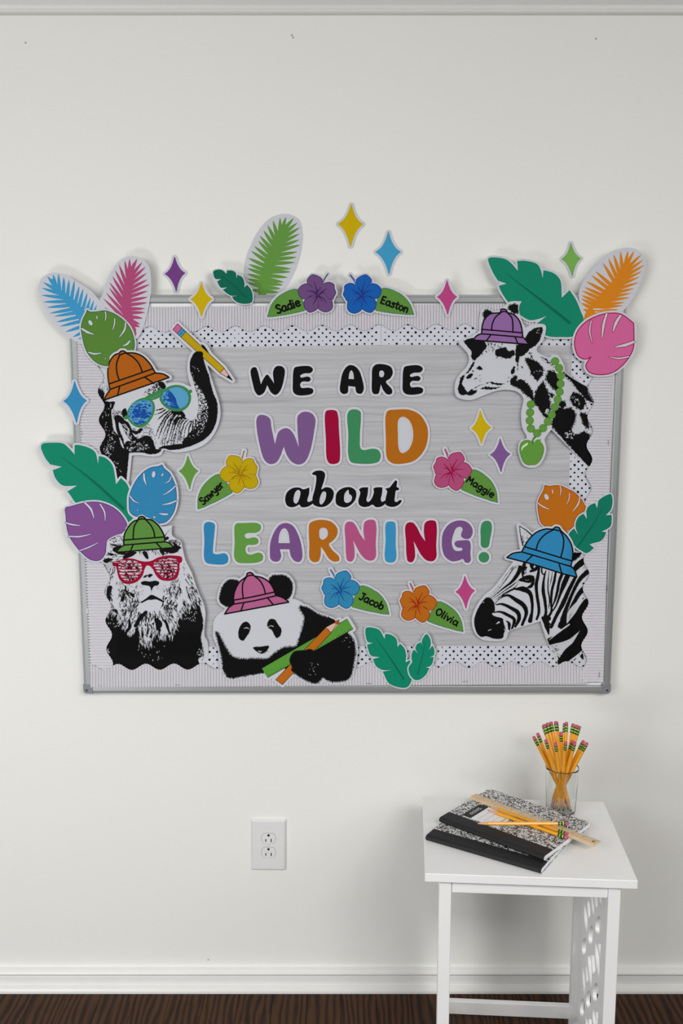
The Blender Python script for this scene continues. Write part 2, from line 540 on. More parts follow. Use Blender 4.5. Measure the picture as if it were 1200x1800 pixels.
# ================================================================== the room
def wall_material():
    m = mat('wall_paint', (.885, .885, .855), rough=0.6, spec=0.2, var=0.012, scale=2.2, raw=True)
    nt = m.node_tree; b = nt.nodes['Principled BSDF']
    tc = nt.nodes.new('ShaderNodeTexCoord'); n2 = nt.nodes.new('ShaderNodeTexNoise'); bp = nt.nodes.new('ShaderNodeBump')
    n2.inputs['Scale'].default_value = 120; n2.inputs['Detail'].default_value = 6
    bp.inputs['Strength'].default_value = 0.06; bp.inputs['Distance'].default_value = 0.002
    nt.links.new(tc.outputs['Object'], n2.inputs['Vector']); nt.links.new(n2.outputs['Fac'], bp.inputs['Height']); nt.links.new(bp.outputs['Normal'], b.inputs['Normal'])
    return m
WALL = wall_material()
TRIM = mat('trim_paint', (222, 222, 220), rough=0.35, spec=0.4, var=0.03, scale=14, bump=0.05)
wall = tag(MB().box(-2.6, 2.6, 0, 0.1, 0, 2.345).build('wall_back', WALL), kind='structure')
tag(MB().box(-2.6, 2.6, -3.2, 0.1, 2.345, 2.40).build('ceiling', mat('ceiling_paint', (205, 203, 202), var=0.02)), kind='structure')
HOLE = mat('nail_hole_grey', (172, 170, 164))
for hx, hy in ((513, 62), (515, 66), (1047, 68), (45, 75), (366, 1687)):
    q = onY(hx, hy, 0)
    MB().lathe([(0.0, 0), (0.0012, 0), (0.0016, 0.0005), (0.0022, 0)], 10, Matrix.Translation((q.x, -0.0002, q.z)) @ Matrix.Rotation(math.radians(90), 4, 'X')).build('nail_hole', HOLE, wall)

def extrude_profile(name, prof, x0, x1, m, kind='structure'):
    n = len(prof)
    v = [(x0, y, z) for y, z in prof] + [(x1, y, z) for y, z in prof]
    f = [(i, (i + 1) % n, n + (i + 1) % n, n + i) for i in range(n)] + [tuple(range(n)), tuple(range(2 * n - 1, n - 1, -1))]
    return tag(MB().add(v, f).build(name, m), kind=kind)
zc = onY(600, 27, 0).z
extrude_profile('trim_1', [(0, zc), (-0.009, zc), (-0.013, zc + .003), (-0.013, zc + .008), (-0.010, zc + .010), (-0.012, zc + .017), (-0.019, zc + .027), (-0.022, zc + .028),
                (-0.022, zc + .034), (-0.036, zc + .05), (-0.06, zc + .075), (-0.07, zc + .08), (-0.07, 2.345), (0, 2.345)], -2.6, 2.6, mat('crown_paint', (212, 212, 210), rough=0.4, var=0.02))
za = onY(600, 1706, -0.016).z
extrude_profile('baseboard_back', [(0, 0), (-0.026, 0), (-0.0258, .006), (-0.023, .0115), (-0.017, .0145), (-0.0115, .0155), (-0.0115, za - .020), (-0.0105, za - .017), (-0.0175, za - .0125), (-0.0195, za - .008),
                (-0.0175, za - .004), (-0.012, za - .001), (-0.004, za), (0, za)], -2.6, 2.6, TRIM)

def floor_material():
    m = bpy.data.materials.new('dark_oak'); m.use_nodes = True
    nt = m.node_tree; b = nt.nodes['Principled BSDF']; N = nt.nodes.new; L = nt.links.new
    tc = N('ShaderNodeTexCoord'); mp = N('ShaderNodeMapping'); mp.inputs['Scale'].default_value = (24, 3.2, 8)
    L(tc.outputs['Object'], mp.inputs['Vector'])
    oi = N('ShaderNodeObjectInfo'); ad = N('ShaderNodeVectorMath'); ad.operation = 'MULTIPLY_ADD'
    ad.inputs[1].default_value = (1, 1, 1)
    cx = N('ShaderNodeCombineXYZ'); mu = N('ShaderNodeMath'); mu.operation = 'MULTIPLY'; mu.inputs[1].default_value = 60
    L(oi.outputs['Random'], mu.inputs[0]); L(mu.outputs[0], cx.inputs[0]); L(mu.outputs[0], cx.inputs[2])
    L(mp.outputs[0], ad.inputs[0]); L(cx.outputs[0], ad.inputs[2])
    wv = N('ShaderNodeTexWave'); wv.wave_type = 'BANDS'; wv.bands_direction = 'X'
    wv.inputs['Scale'].default_value = .8; wv.inputs['Distortion'].default_value = 16; wv.inputs['Detail'].default_value = 4; wv.inputs['Detail Scale'].default_value = .7
    L(ad.outputs[0], wv.inputs['Vector'])
    nz = N('ShaderNodeTexNoise'); nz.inputs['Scale'].default_value = 5; nz.inputs['Detail'].default_value = 8
    L(ad.outputs[0], nz.inputs['Vector'])
    cr = N('ShaderNodeValToRGB')
    e = cr.color_ramp.elements
    e[0].position = .12; e[0].color = (0.014, 0.006, 0.003, 1); e[1].position = .95; e[1].color = (0.078, 0.034, 0.014, 1)
    x = cr.color_ramp.elements.new(.45); x.color = (0.044, 0.018, 0.0075, 1)
    mx = N('ShaderNodeMix'); mx.data_type = 'FLOAT'; mx.inputs[0].default_value = .35
    L(wv.outputs['Fac'], mx.inputs[2]); L(nz.outputs['Fac'], mx.inputs[3]); L(mx.outputs[0], cr.inputs[0])
    L(cr.outputs[0], b.inputs['Base Color'])
    b.inputs['Roughness'].default_value = .4; b.inputs['Specular IOR Level'].default_value = .12
    return m
OAK = floor_material()
fl = tag(MB().box(-2.6, 2.6, -3.2, 0.0, -0.06, -0.012).build('floor', mat('subfloor_dark', (30, 22, 18))), kind='structure')
pw = 0.083
k0 = int(2.6 / pw)
for k in range(-k0, k0):
    b = MB().box(k * pw + .0002, (k + 1) * pw - .0002, -1.0 + .11 * math.sin(k * 2.3), -0.001, -0.012, 0.0, bev=.0005).build('plank', OAK, fl)
    b2 = MB().box(k * pw + .0005, (k + 1) * pw - .0005, -3.2, -1.0015 + .11 * math.sin(k * 2.3), -0.012, 0.0, bev=.0012).build('plank', OAK, fl)

# ------------------------------------------------------------------ wall outlet
PLASTIC = mat('outlet_plastic', (215, 215, 216), rough=.3, spec=.5, var=.01)
GAP = mat('outlet_gap', (120, 120, 120)); SLOT = mat('outlet_slot', (22, 20, 20))
o1 = onY(441, 1441, -.006); o2 = onY(502.5, 1530, -.006)
ow, oh = (o2.x - o1.x), (o1.z - o2.z)
oc = ((o1.x + o2.x) / 2, (o1.z + o2.z) / 2)
outlet = tag(empty('wall_outlet', (oc[0], 0, oc[1])), 'white double wall outlet low on the wall under the board', 'outlet')
outlet.rotation_euler = (0, math.radians(0.6), 0)
v = []; f = []
for i, (ins, y) in enumerate(((0, 0), (0, -.0035), (.0035, -.0068), (.006, -.0072))):
    w, h, r = ow / 2 - ins, oh / 2 - ins, .003
    for cx_, cz_, a0 in ((w - r, h - r, 0), (-w + r, h - r, 90), (-w + r, -h + r, 180), (w - r, -h + r, 270)):
        for k in range(4):
            a = math.radians(a0 + 30 * k); v.append((cx_ + r * math.cos(a), y, cz_ + r * math.sin(a)))
for i in range(3):
    for k in range(16): f.append((i*16 + k, i*16 + (k+1) % 16, (i+1)*16 + (k+1) % 16, (i+1)*16 + k))
f.append(tuple(range(48, 64)))
MB().add(v, f).build('cover_plate', PLASTIC, outlet)
def recept(zo, rx, hz, y, name, m, parent, yb=-.0072):
    lp = []
    for k in range(48):
        a = 2 * math.pi * k / 48
        lp.append((rx * math.cos(a), max(-hz, min(hz, rx * math.sin(a)))))
    n = 48
    vv = [(x, yb, zo + z) for x, z in lp] + [(x, y, zo + z) for x, z in lp]
    ff = [tuple(range(n, 2 * n))] + [(i, (i+1) % n, n + (i+1) % n, n + i) for i in range(n)]
    return MB().add(vv, ff).build(name, m, parent)
for sgn in (1, -1):
    zo = sgn * .0177
    recept(zo, .0176, .0138, -.0074, 'seam', GAP, outlet)
    rc = recept(zo, .0169, .0131, -.0082, 'receptacle', PLASTIC, outlet)
    for sx, hh in ((-.0064, .0033), (.0064, .0042)):
        MB().box(sx - .0011, sx + .0011, -.0086, -.008, zo - .0045 - hh, zo - .0045 + hh).build('slot', SLOT, rc)
    MB().lathe([(0, .0083), (.0029, .0083), (.0029, .0086), (0, .0086)], 14, Matrix.Translation((0, 0, zo + .0085)) @ Matrix.Rotation(math.radians(90), 4, 'X')).build('ground_hole', SLOT, rc)
MB().lathe([(0, .0086), (.0022, .0083), (.0026, .0072)], 14, Matrix.Rotation(math.radians(90), 4, 'X')).build('screw', mat('screw_white', (205, 208, 208), rough=.3), outlet)

# ================================================================== the board
ALU = mat('brushed_aluminium', (146, 149, 150), rough=.42, metal=.4, spec=.5, var=.03, scale=90)
CAPM = mat('corner_plastic', (120, 124, 128), rough=.45, var=.03)
FX0, FX1 = -.5955, .6210
q = onY(118.5, 520, -.024); FZ1 = (onY(300, 519.5, -.024).z + onY(1000, 516.5, -.024).z) / 2
FZ0 = (onY(300, 1220, -.024).z + onY(1000, 1217.5, -.024).z) / 2
board = tag(empty('bulletin_board', ((FX0 + FX1) / 2, 0, FZ0)), 'large aluminium framed board hung on the white wall', 'board')
bo = Vector(((FX0 + FX1) / 2, 0, FZ0))
MB().box(FX0 + .006 - bo.x, FX1 - .006 - bo.x, BY, -.001, .006, FZ1 - FZ0 - .006).build('panel', mat('board_face', (225, 226, 228), rough=.3), board)
# frame profile: (distance inwards from the outer edge, y)
prof = [(0, -.0015), (0, -.0205), (.0012, -.0232), (.004, -.0238), (.0048, -.0226), (.0058, -.0226), (.0066, -.0236), (.015, -.0232), (.0178, -.0215), (.0186, -.0182), (.0186, -.0015)]
def rail(a, b, ia, ib, name):
    """a,b outer corners (x,z); ia, ib inward unit corner directions"""
    n = len(prof)
    vv = [(a[0] + d * ia[0] - bo.x, y, a[1] + d * ia[1] - bo.z) for d, y in prof] + [(b[0] + d * ib[0] - bo.x, y, b[1] + d * ib[1] - bo.z) for d, y in prof]
    ff = [(i, (i+1) % n, n + (i+1) % n, n + i) for i in range(n)] + [tuple(range(n)), tuple(range(2*n - 1, n - 1, -1))]
    return MB().add(vv, ff).build(name, ALU, board)
c = dict(bl=((FX0, FZ0), (1, 1)), br=((FX1, FZ0), (-1, 1)), tr=((FX1, FZ1), (-1, -1)), tl=((FX0, FZ1), (1, -1)))
for a, b in (('bl', 'br'), ('br', 'tr'), ('tr', 'tl'), ('tl', 'bl')):
    rail(c[a][0], c[b][0], c[a][1], c[b][1], 'frame_rail')
for key in ('bl', 'br', 'tl', 'tr'):
    (px_, pz_), (sx, sz) = c[key]
    w, r = .021, .0075
    lp = [(w, -.001), (w, w), (-.001, w)]
    lp = [(w, -.0012), (w, w), (-.0012, w), (-.0012, r)] + [(r - (r + .0012) * math.cos(a), r - (r + .0012) * math.sin(a)) for a in np.linspace(0.2, math.pi / 2 - .2, 6)] + [(r, -.0012)]
    n = len(lp)
    vv = [(px_ + sx * x - bo.x, y, pz_ + sz * z - bo.z) for y in (-.001, -.0235, -.0247) for x, z in (lp if y != -.0247 else [(x * .93 + .0006, z * .93 + .0006) for x, z in lp])]
    ff = [(j*n + i, j*n + (i+1) % n, (j+1)*n + (i+1) % n, (j+1)*n + i) for j in (0, 1) for i in range(n)] + [tuple(range(2*n, 3*n))]
    cpo = MB().add(vv, ff).build('corner_cap', CAPM, board)
    MB().lathe([(.0022, .0246), (.0022, .0256), (.0046, .0256), (.0052, .0246)], 18, Matrix.Translation((px_ + sx * .0075 - bo.x, 0, pz_ + sz * .0075 - bo.z)) @ Matrix.Rotation(math.radians(90), 4, 'X')).build('screw_ring', CAPM, cpo, True)
    MB().lathe([(0, .0249), (.0022, .0249)], 14, Matrix.Translation((px_ + sx * .0075 - bo.x, 0, pz_ + sz * .0075 - bo.z)) @ Matrix.Rotation(math.radians(90), 4, 'X')).build('screw_hole', SLOT, cpo)

# ------------------------------------------------------------------ grey wood-grain backing paper
def wood_paper():
    m = bpy.data.materials.new('grey_wood_print'); m.use_nodes = True
    nt = m.node_tree; b = nt.nodes['Principled BSDF']; N = nt.nodes.new; L = nt.links.new
    tc = N('ShaderNodeTexCoord'); mp = N('ShaderNodeMapping'); mp.inputs['Scale'].default_value = (3.0, 1, 150)
    L(tc.outputs['Object'], mp.inputs['Vector'])
    wz = N('ShaderNodeTexNoise'); wz.inputs['Scale'].default_value = 5.5; wz.inputs['Detail'].default_value = 2
    L(tc.outputs['Object'], wz.inputs['Vector'])
    vm = N('ShaderNodeVectorMath'); vm.operation = 'MULTIPLY_ADD'; vm.inputs[1].default_value = (0, 0, 2.4)
    L(wz.outputs['Color'], vm.inputs[0]); L(mp.outputs[0], vm.inputs[2])
    n1 = N('ShaderNodeTexNoise'); n1.inputs['Scale'].default_value = 1.0; n1.inputs['Detail'].default_value = 7; n1.inputs['Roughness'].default_value = .68
    L(vm.outputs[0], n1.inputs['Vector'])
    cr = N('ShaderNodeValToRGB'); e = cr.color_ramp.elements
    e[0].position = .27; e[0].color = (*alb((140, 140, 144)), 1); e[1].position = .66; e[1].color = (*alb((182, 182, 187)), 1)
    x = e.new(.45); x.color = (*alb((166, 166, 170)), 1)
    L(n1.outputs['Fac'], cr.inputs[0]); L(cr.outputs[0], b.inputs['Base Color'])
    b.inputs['Roughness'].default_value = .6
    return m
backing = Card('backing_paper', 'pale grey wood-grain paper covering the board', 'paper', 0.1, (610, 870), thick=.15)
backing.body([orient(np.array([(160, 545), (1062, 545), (1050, 1200), (170, 1200)], float))], wood_paper(), 'sheet')

# ------------------------------------------------------------------ dotted border strips
DOTW = mat('dotted_border_white', (194, 197, 206), rough=.45, var=.01)
def dotted(label, quad, cols_dir, seed):
    """quad: four photo corners, scalloped side first (two outer corners then two inner corners)"""
    q = np.array(quad, float)
    cc = q.mean(0)
    s = Card('dotted_border_strip', label, 'border strip', .35 + .12 * seed, tuple(cc), 'black dotted border strips', thick=.2)
    s.body([orient(q)], DOTW, 'strip')
    R = random.Random(seed)
    a0, a1, b1, b0 = q
    Lm = (np.linalg.norm(a1 - a0) + np.linalg.norm(b1 - b0)) / 2; Wm = np.linalg.norm(b0 - a0)
    loops = []
    rows = int(Wm / 6.7); colsn = int(Lm / 13.4)
    for r_ in range(rows + 1):
        for c_ in range(colsn + 1):
            u = (c_ + (.5 if r_ % 2 else 0)) * 13.4 / Lm; v_ = 1 - (2.2 + r_ * 6.7) / Wm
            if not (0.004 < u < .996 and .01 < v_ < .99): continue
            p = (a0 * (1-u) + a1 * u) * (1 - v_) + (b0 * (1-u) + b1 * u) * v_
            rr = R.choice((1.05, 1.65, 1.75, 1.8, 1.9, 2.2))
            loops.append(ellipse(p[0] + R.uniform(-.3, .3), p[1] + R.uniform(-.3, .3), rr, rr * R.uniform(.88, 1.05), 0, 10))
    s.ink('dots', loops, BLACK, 1)
    return s
dotted('black dotted white border strip, left piece of the top row', [(185, 562), (669, 556), (669, 606.5), (185, 612.5)], 0, 1)
dotted('black dotted white border strip, right piece of the top row', [(670, 556), (1045, 553), (1045, 607.5), (670, 606.5)], 0, 2)
dotted('black dotted white border strip down the right side', [(1054, 610), (1043, 1165), (993, 1165), (1005, 610)], 0, 3)
dotted('black dotted white border strip along the bottom', [(1045, 1184), (190, 1188), (190, 1137), (1045, 1135)], 0, 4)

# ------------------------------------------------------------------ corrugated scalloped border strips
CORR = mat('corrugated_paper', (198, 196, 202), rough=.6, spec=.25, var=.02, scale=60)
STAPLE = mat('staple_steel', (150, 150, 155), rough=.3, metal=.8)
def corrugated(label, o0, o1, i0, i1, phase, staples, d=2.6, period=50.3, amp=5.3, pitch=5.05, h=3.0, trims=None):
    """o0,o1 straight edge ends; i0,i1 mean line of the scalloped edge (photo pixels)"""
    o0, o1, i0, i1 = [np.array(p, float) for p in (o0, o1, i0, i1)]
    cen = (o0 + o1 + i0 + i1) / 4
    s = Card('corrugated_border_strip', label, 'border strip', d, tuple(cen), 'white corrugated border strips', thick=.3)
    L = float(np.linalg.norm(o1 - o0)); n = int(L / pitch) * 10
    TT = [0, .045, .1, .17, .28, .5, .72, .83, .9, .955]
    V = []; 
    out_dir = (i0 - o0) / np.linalg.norm(i0 - o0)
    R = np.random.RandomState(int(phase * 10) + 5)
    wob = R.rand(n // 10 + 3)
    rows = 4
    P = []; H = []
    for k in range(n + 1):
        t = min(1.0, (k // 10 + TT[k % 10]) / (n // 10)); sL = t * L
        a = o0 + (o1 - o0) * t; b = i0 + (i1 - i0) * t
        e = b + out_dir * amp * math.cos(2 * math.pi * (sL - phase) / period)
        hh = (1 - abs(math.cos(math.pi * TT[k % 10])) ** 7) * h * (.94 + .1 * wob[k // 10])
        for r_ in range(rows):
            w = r_ / (rows - 1)
            P.append(a * (1 - w) + e * w); H.append(hh)
    P = np.array(P); H = np.array(H)
    m_ = mapY(P, s.y0)
    F3 = np.stack([m_[:, 0] - s.o[0], -(H + .3) / 1000, m_[:, 1] - s.o[2]], 1)
    B3 = np.stack([m_[:, 0] - s.o[0], -H / 1000 + .0, m_[:, 1] - s.o[2]], 1)
    N = len(P); fc = []
    for k in range(n):
        for r_ in range(rows - 1):
            i = k * rows + r_
            fc.append((i, i + rows, i + rows + 1, i + 1)); fc.append((N + i, N + i + 1, N + i + rows + 1, N + i + rows))
        i = k * rows; fc.append((i, N + i, N + i + rows, i + rows))
        i = k * rows + rows - 1; fc.append((i, i + rows, N + i + rows, N + i))
    mb = MB(); mb.v = [tuple(x) for x in np.vstack([F3, B3])]; mb.f = fc
    o = mb.build('strip', CORR, s.root)
    u = (o1 - o0) / L
    for (sx, sy) in staples:
        p = np.array([sx, sy]); 
        p0, p1 = p - u * 4.6, p + u * 4.6
        w0, w1 = mapY(np.array([p0]), s.y0)[0], mapY(np.array([p1]), s.y0)[0]
        a3 = Vector((w0[0] - s.o[0], -(h + .9) / 1000, w0[1] - s.o[2])); b3 = Vector((w1[0] - s.o[0], -(h + .9) / 1000, w1[1] - s.o[2]))
        dirv = (b3 - a3).normalized(); side = dirv.cross(Vector((0, 1, 0)))
        M = Matrix((( *dirv, ), (0, 1, 0), (*side,))).transposed().to_4x4(); M.translation = (a3 + b3) / 2
        hl = (b3 - a3).length / 2
        mbx = MB().box(-hl, hl, -.00035, .00035, -.0004, .0004, M=M)
        mbx.box(-hl, -hl + .0007, -.0003, .0012, -.0004, .0004, M=M); mbx.box(hl - .0007, hl, -.0003, .0012, -.0004, .0004, M=M)
        mbx.build('staple', STAPLE, s.root)
    return s
corrugated('white corrugated scalloped border strip down the left side', (134, 545), (156.5, 1180), (173, 545), (194, 1180), 663 - 545, [(142, 665), (144.5, 760), (154, 1073)], d=1.75)
corrugated('white corrugated scalloped border strip along the top of the board', (150, 541), (1085, 532), (150, 580), (1085, 572), 288.7 - 150, [(298, 543.5), (433.5, 541.5), (560, 540), (905, 537)], d=1.9)
corrugated('white corrugated scalloped border strip along the bottom of the board', (158.5, 1207.8), (1033, 1201.7), (158.5, 1172.2), (1033, 1167.0), 207.5 - 158.5, [(178, 1203.5), (312, 1203), (648, 1200.5), (816.5, 1197)], d=4.1, period=49.2)
corrugated('white corrugated scalloped border strip down the right side', (1080, 541), (1059.5, 1199.5), (1042, 541), (1024.5, 1199.5), 682 - 541 - 25.1 + 25.1, [(1068, 778), (1064.5, 1034), (1052, 1185)], d=4.6, period=50.3, amp=5.3)
# ================================================================== sparkle stars
def star(label, rgbname, rgb, T, Rr, B, L, d, off=3.9, tilt=(0, 0)):
    T, Rr, B, L = [np.array(p, float) for p in (T, Rr, B, L)]
    C = (T + B + Rr + L) / 4
    pts = []
    for a, b in ((T, Rr), (Rr, B), (B, L), (L, T)):
        long_, short = (a, b) if np.linalg.norm(a - C) > np.linalg.norm(b - C) else (b, a)
        mid = C + .40 * (short - C) + .35 * (long_ - C)
        q = smooth_open([a, mid + .0 * C, b], 1.5) if False else np.array([(1-t)**2 * a + 2*t*(1-t) * (2*mid - .5*(a+b)) + t*t*b for t in np.linspace(0.03, .97, 14)])
        pts += list(q)
    base = orient(np.array(pts))
    face = offset([base], .55, .5, tol=.03)
    s = Card('star_cutout', label, 'paper star', d, tuple(C), 'four-pointed paper stars', tilt=tilt)
    s.body(offset([base], off + .4, .8))
    s.ink('star_face', face, col(rgbname, rgb))
star('purple paper star on the wall beside the pink palm leaf', 'star_purple', (108, 60, 124), (306.8,451), (325.5,480), (310,513), (289.5,481.5), -17)
star('yellow paper star over the top frame near the pink palm leaf', 'star_yellow', (192, 164, 4), (354,496.5), (373,525.6), (354.3,558), (334.5,526), 7.5)
star('blue paper star on the left frame edge beside the elephant', 'star_blue', (52, 130, 176), (131.2,669), (153,704), (134.8,744.5), (111.5,705), 7.6)
star('green paper star above the yellow hibiscus card', 'star_green', (92, 140, 60), (330,800), (348.7,827.5), (333.7,861), (314.2,828), 2.0)
star('yellow paper star highest on the wall above the board', 'star_yellow', (192, 164, 4), (617.4,358.4), (638,394.2), (615.9,434.7), (593.6,393.7), -17)
star('light blue paper star on the wall above the board', 'star_sky', (62, 148, 190), (682.4,406.7), (704,442.9), (683.5,483), (659.7,442.9), -17)
star('pink paper star over the top frame right of centre', 'star_pink', (176, 66, 122), (785.3,492.1), (803,521.6), (786.6,554.5), (767.6,522), 7.5)
star('light green paper star on the wall beside the orange palm leaf', 'star_lime', (112, 166, 78), (1002.6,426.6), (1020.6,454.5), (1005.6,486.6), (986.4,455.4), -17)
star('yellow paper star on the board under the giraffe chin', 'star_yellow', (192, 164, 4), (843.5,720.5), (863.2,751.5), (845.9,781.3), (827.5,753.3), 2.5)
star('purple paper star on the board left of the apple', 'star_violet', (118, 82, 138), (878.7,770.1), (896.5,797.9), (880.3,830.9), (860.8,799.2), 2.0)
star('pink paper star on the board left of the zebra', 'star_pink', (176, 66, 122), (816.6,1011.4), (834.3,1038.1), (818.8,1070.6), (800.3,1040.2), 2.2)

# ================================================================== palm fronds
def palm(label, cname, rgb, crop, card, rib, left, right, d, tilt=(0, 0), core=17.0, shift=.12, wid=5.6, curl=None):
    rb = op(crop, rib, 1.0)
    s_ = np.concatenate([[0], np.cumsum(np.linalg.norm(np.diff(rb, axis=0), axis=1))]); s_ /= s_[-1]
    at = lambda t: np.array([np.interp(t, s_, rb[:, 0]), np.interp(t, s_, rb[:, 1])])
    loops = [stroke(rb, [1.2, core * .45, core * .85, core, core * .95, core * .7])]
    for side in (left, right):
        tips = [np.array(p[:2]) for p in raw(crop, side)]
        n = len(tips)
        for i, tp in enumerate(tips):
            r0 = at(min(1, shift + (1 - shift) * (i + .3) / n))
            v = tp - r0; ln = np.linalg.norm(v); u = v / ln; nn = np.array([-u[1], u[0]])
            w = min(wid, .24 * ln + 1.8)
            t = np.array([0, .25, .5, .72, .88, 1.0]); ww = np.array([1.15, 1.12, 1.0, .74, .4, .03]) * w / 2
            up = [r0 + u * ln * a + nn * b for a, b in zip(t, ww)]; dn = [r0 + u * ln * a - nn * b for a, b in zip(t, ww)]
            loops.append(orient(np.vstack([smooth_open(up, 3), smooth_open(dn, 3)[::-1]])))
    c = pl(crop, card)
    s = Card('palm_leaf_cutout', label, 'paper leaf', d, tuple(c.mean(0)), 'paper palm fronds', tilt=tilt, curl=curl)
    s.body([c])
    s.ink('frond', loops, col(cname, rgb))
palm('blue palm frond printed on white oval card at the upper left', 'palm_blue', (58, 142, 188), 'A',
     '210,238 270,258 340,300 420,350 500,430 560,520 590,600 540,690 460,745 380,742 330,720 270,680 200,610 130,520 85,420 70,350 85,290 120,255 165,238',
     '165,280 200,350 250,400 310,460 370,530 410,600 440,690',
     '135,262 105,305 95,345 92,395 105,443 130,482 150,523 180,545 195,585 220,615 258,655 312,690 350,705',
     '175,250 212,245 250,268 287,287 325,292 358,332 385,350 415,378 437,412 460,430 480,462 500,490', 7.4, tilt=(-1, -1.5))
palm('pink palm frond printed on white oval card at the upper left', 'palm_pink', (164, 70, 112), 'A',
     '735,120 800,140 845,190 862,280 858,400 835,520 810,610 780,680 740,712 640,690 560,620 520,520 502,440 515,400 545,310 590,220 630,165 680,130',
     '738,170 712,260 695,370 690,460 705,560 735,665',
     '712,140 678,152 637,180 610,220 590,262 570,305 567,342 545,378 525,418 535,480',
     '765,138 800,165 825,195 832,240 838,285 855,318 840,365 840,408 838,448 820,490 820,517 805,558 785,600 783,618 760,640 745,670', 7.0, tilt=(0, -2), shift=.16)
palm('light green palm frond on white oval card at top centre', 'palm_green', (94, 142, 62), 'J',
     '650,72 720,90 770,130 792,220 790,320 765,440 730,540 680,640 630,705 580,760 480,790 400,770 335,700 315,560 330,440 365,340 420,230 490,140 560,92',
     '645,150 612,250 575,350 535,450 505,545 480,640 465,725',
     '657,100 610,105 552,128 508,165 475,208 445,252 432,292 398,335 375,375 352,432 355,483 345,515 342,560 345,600 345,630 375,690',
     '720,108 750,145 772,183 768,235 768,283 775,325 750,382 745,425 732,468 700,520 697,545 672,590 640,628 635,650 615,680 595,710', -17.5, core=20, wid=6.4)
palm('orange palm frond on white oval card at the upper right', 'palm_orange', (204, 124, 26), 'H',
     '1090,52 1140,70 1175,110 1180,160 1165,220 1130,300 1090,370 1040,430 960,480 850,490 815,440 795,370 790,320 810,260 850,200 910,130 970,80 1030,58',
     '1085,125 1045,195 985,285 925,355 870,415 835,465',
     '1077,70 1033,72 993,90 962,115 930,140 887,190 862,212 832,248 822,283 808,303 805,330 803,350 803,375 815,410 825,445',
     '1112,72 1155,92 1167,122 1175,152 1158,190 1145,222 1140,255 1113,290 1095,318 1088,343 1060,372 1048,390 1022,413 985,432', 7.8, tilt=(1, -1), core=17, wid=5.8)

# ================================================================== banana leaves
def banana(label, crop, outline, rib, ribw, d, cols=((16, 126, 98), (8, 98, 78)), tilt=(0, 0), off=3.4, curl=None):
    L = pl(crop, outline)
    s = Card('banana_leaf_cutout', label, 'paper leaf', d, tuple(L.mean(0)), 'paper banana leaves', tilt=tilt, curl=curl)
    s.body(offset([L], off, .8))
    s.ink('leaf_face', [L], col('teal%d' % cols[0][1], cols[0]), 1)
    s.ink('midrib', [stroke(op(crop, rib), [.6, ribw * .75, ribw])], col('teal_dark%d' % cols[1][1], cols[1]), 2)
banana('large teal banana leaf sticking out at the left above the lion', 'C',
       '90,180 100,160 180,152 245,158 290,195 325,235c 325,170c 345,167 430,190 470,220 490,300c 495,245c 540,258 590,310 607,380 615,445c 650,400c 690,440 715,500 735,580 740,670 700,712 600,700 450,640 330,572 300,530 275,495c 340,455c 240,452 190,400 172,345c 235,322c 155,305c 120,260',
       '230,250 440,410 665,615', 5.5, 8.2, tilt=(-1, -1))
banana('largest teal banana leaf, sticking up behind the giraffe', 'H',
       '258,118 270,110 330,112 365,122 400,150 432,187c 428,130c 470,128 545,148 565,180 578,230c 582,183c 640,200 680,240 690,345c 735,300c 770,350 800,420 818,480 760,568 690,575 610,570 570,545 545,495c 600,452c 550,470 500,475 440,440 375,370 335,310 320,275c 365,262c 315,245c 285,195',
       '360,200 550,345 735,490', 5.6, 8.4, tilt=(-1, -1.5))
banana('small dark teal leaf below the green palm frond', 'J',
       '70,540 100,527 140,530 175,560c 180,533c 225,535 250,552 258,595c 265,567c 305,590 322,640 320,670c 343,648c 375,690 388,740 380,790 340,803 270,795 235,770 218,745c 265,736c 215,738 180,720 145,690c 180,670c 130,672 108,640 100,622c 130,603c 85,600',
       '140,580 240,660 335,755', 1.7, 9.6, cols=((12, 98, 76), (8, 78, 60)), tilt=(0, -3), off=2.0)
banana('teal leaf over the right frame edge above the zebra', 'a8',
       '1110,212 1130,260 1130,350 1110,420 1045,492c 1120,488c 1122,560 1105,640 990,708c 1050,712c 1030,770 980,830 900,855 830,878c 890,920c 860,950 790,992 720,960 640,900 580,800 555,745 590,695 625,665c 682,752c 655,690c 645,640 655,570 690,510 750,470c 795,540c 785,440c 810,380 860,345 905,332c 930,400c 945,300c 1000,255 1060,225',
       '1005,390 880,610 670,915', 2.6, 8.3, cols=((16, 114, 92), (8, 90, 74)), off=2.4)
banana('wider teal leaf of the pair at the bottom of the board', 'F',
       '10,580 20,567 80,570 125,590 165,660c 170,618c 215,625 260,660 270,725c 290,698c 325,735 340,790 335,850c 370,830c 380,900 385,990 350,1050 290,1055 200,1020 165,960 150,925c 220,912c 150,912 95,880 70,822c 125,808c 55,795 30,740 22,707c 68,692c 30,685 12,640',
       '90,650 200,800 320,985', 3.0, 7.5, off=2.2)
banana('narrower teal leaf of the pair at the bottom of the board', 'F',
       '505,620 530,650 540,700 525,748c 553,712c 568,750 565,790 532,810c 562,805c 555,850 535,880 500,890c 528,897c 500,950 450,990 410,992 375,960 358,900 368,875 386,850 382,800 395,755 408,748c 432,778c 415,735 430,700 460,685c 468,715c 465,680c 480,645',
       '495,690 465,820 432,945', 1.9, 8.4, off=2.2)

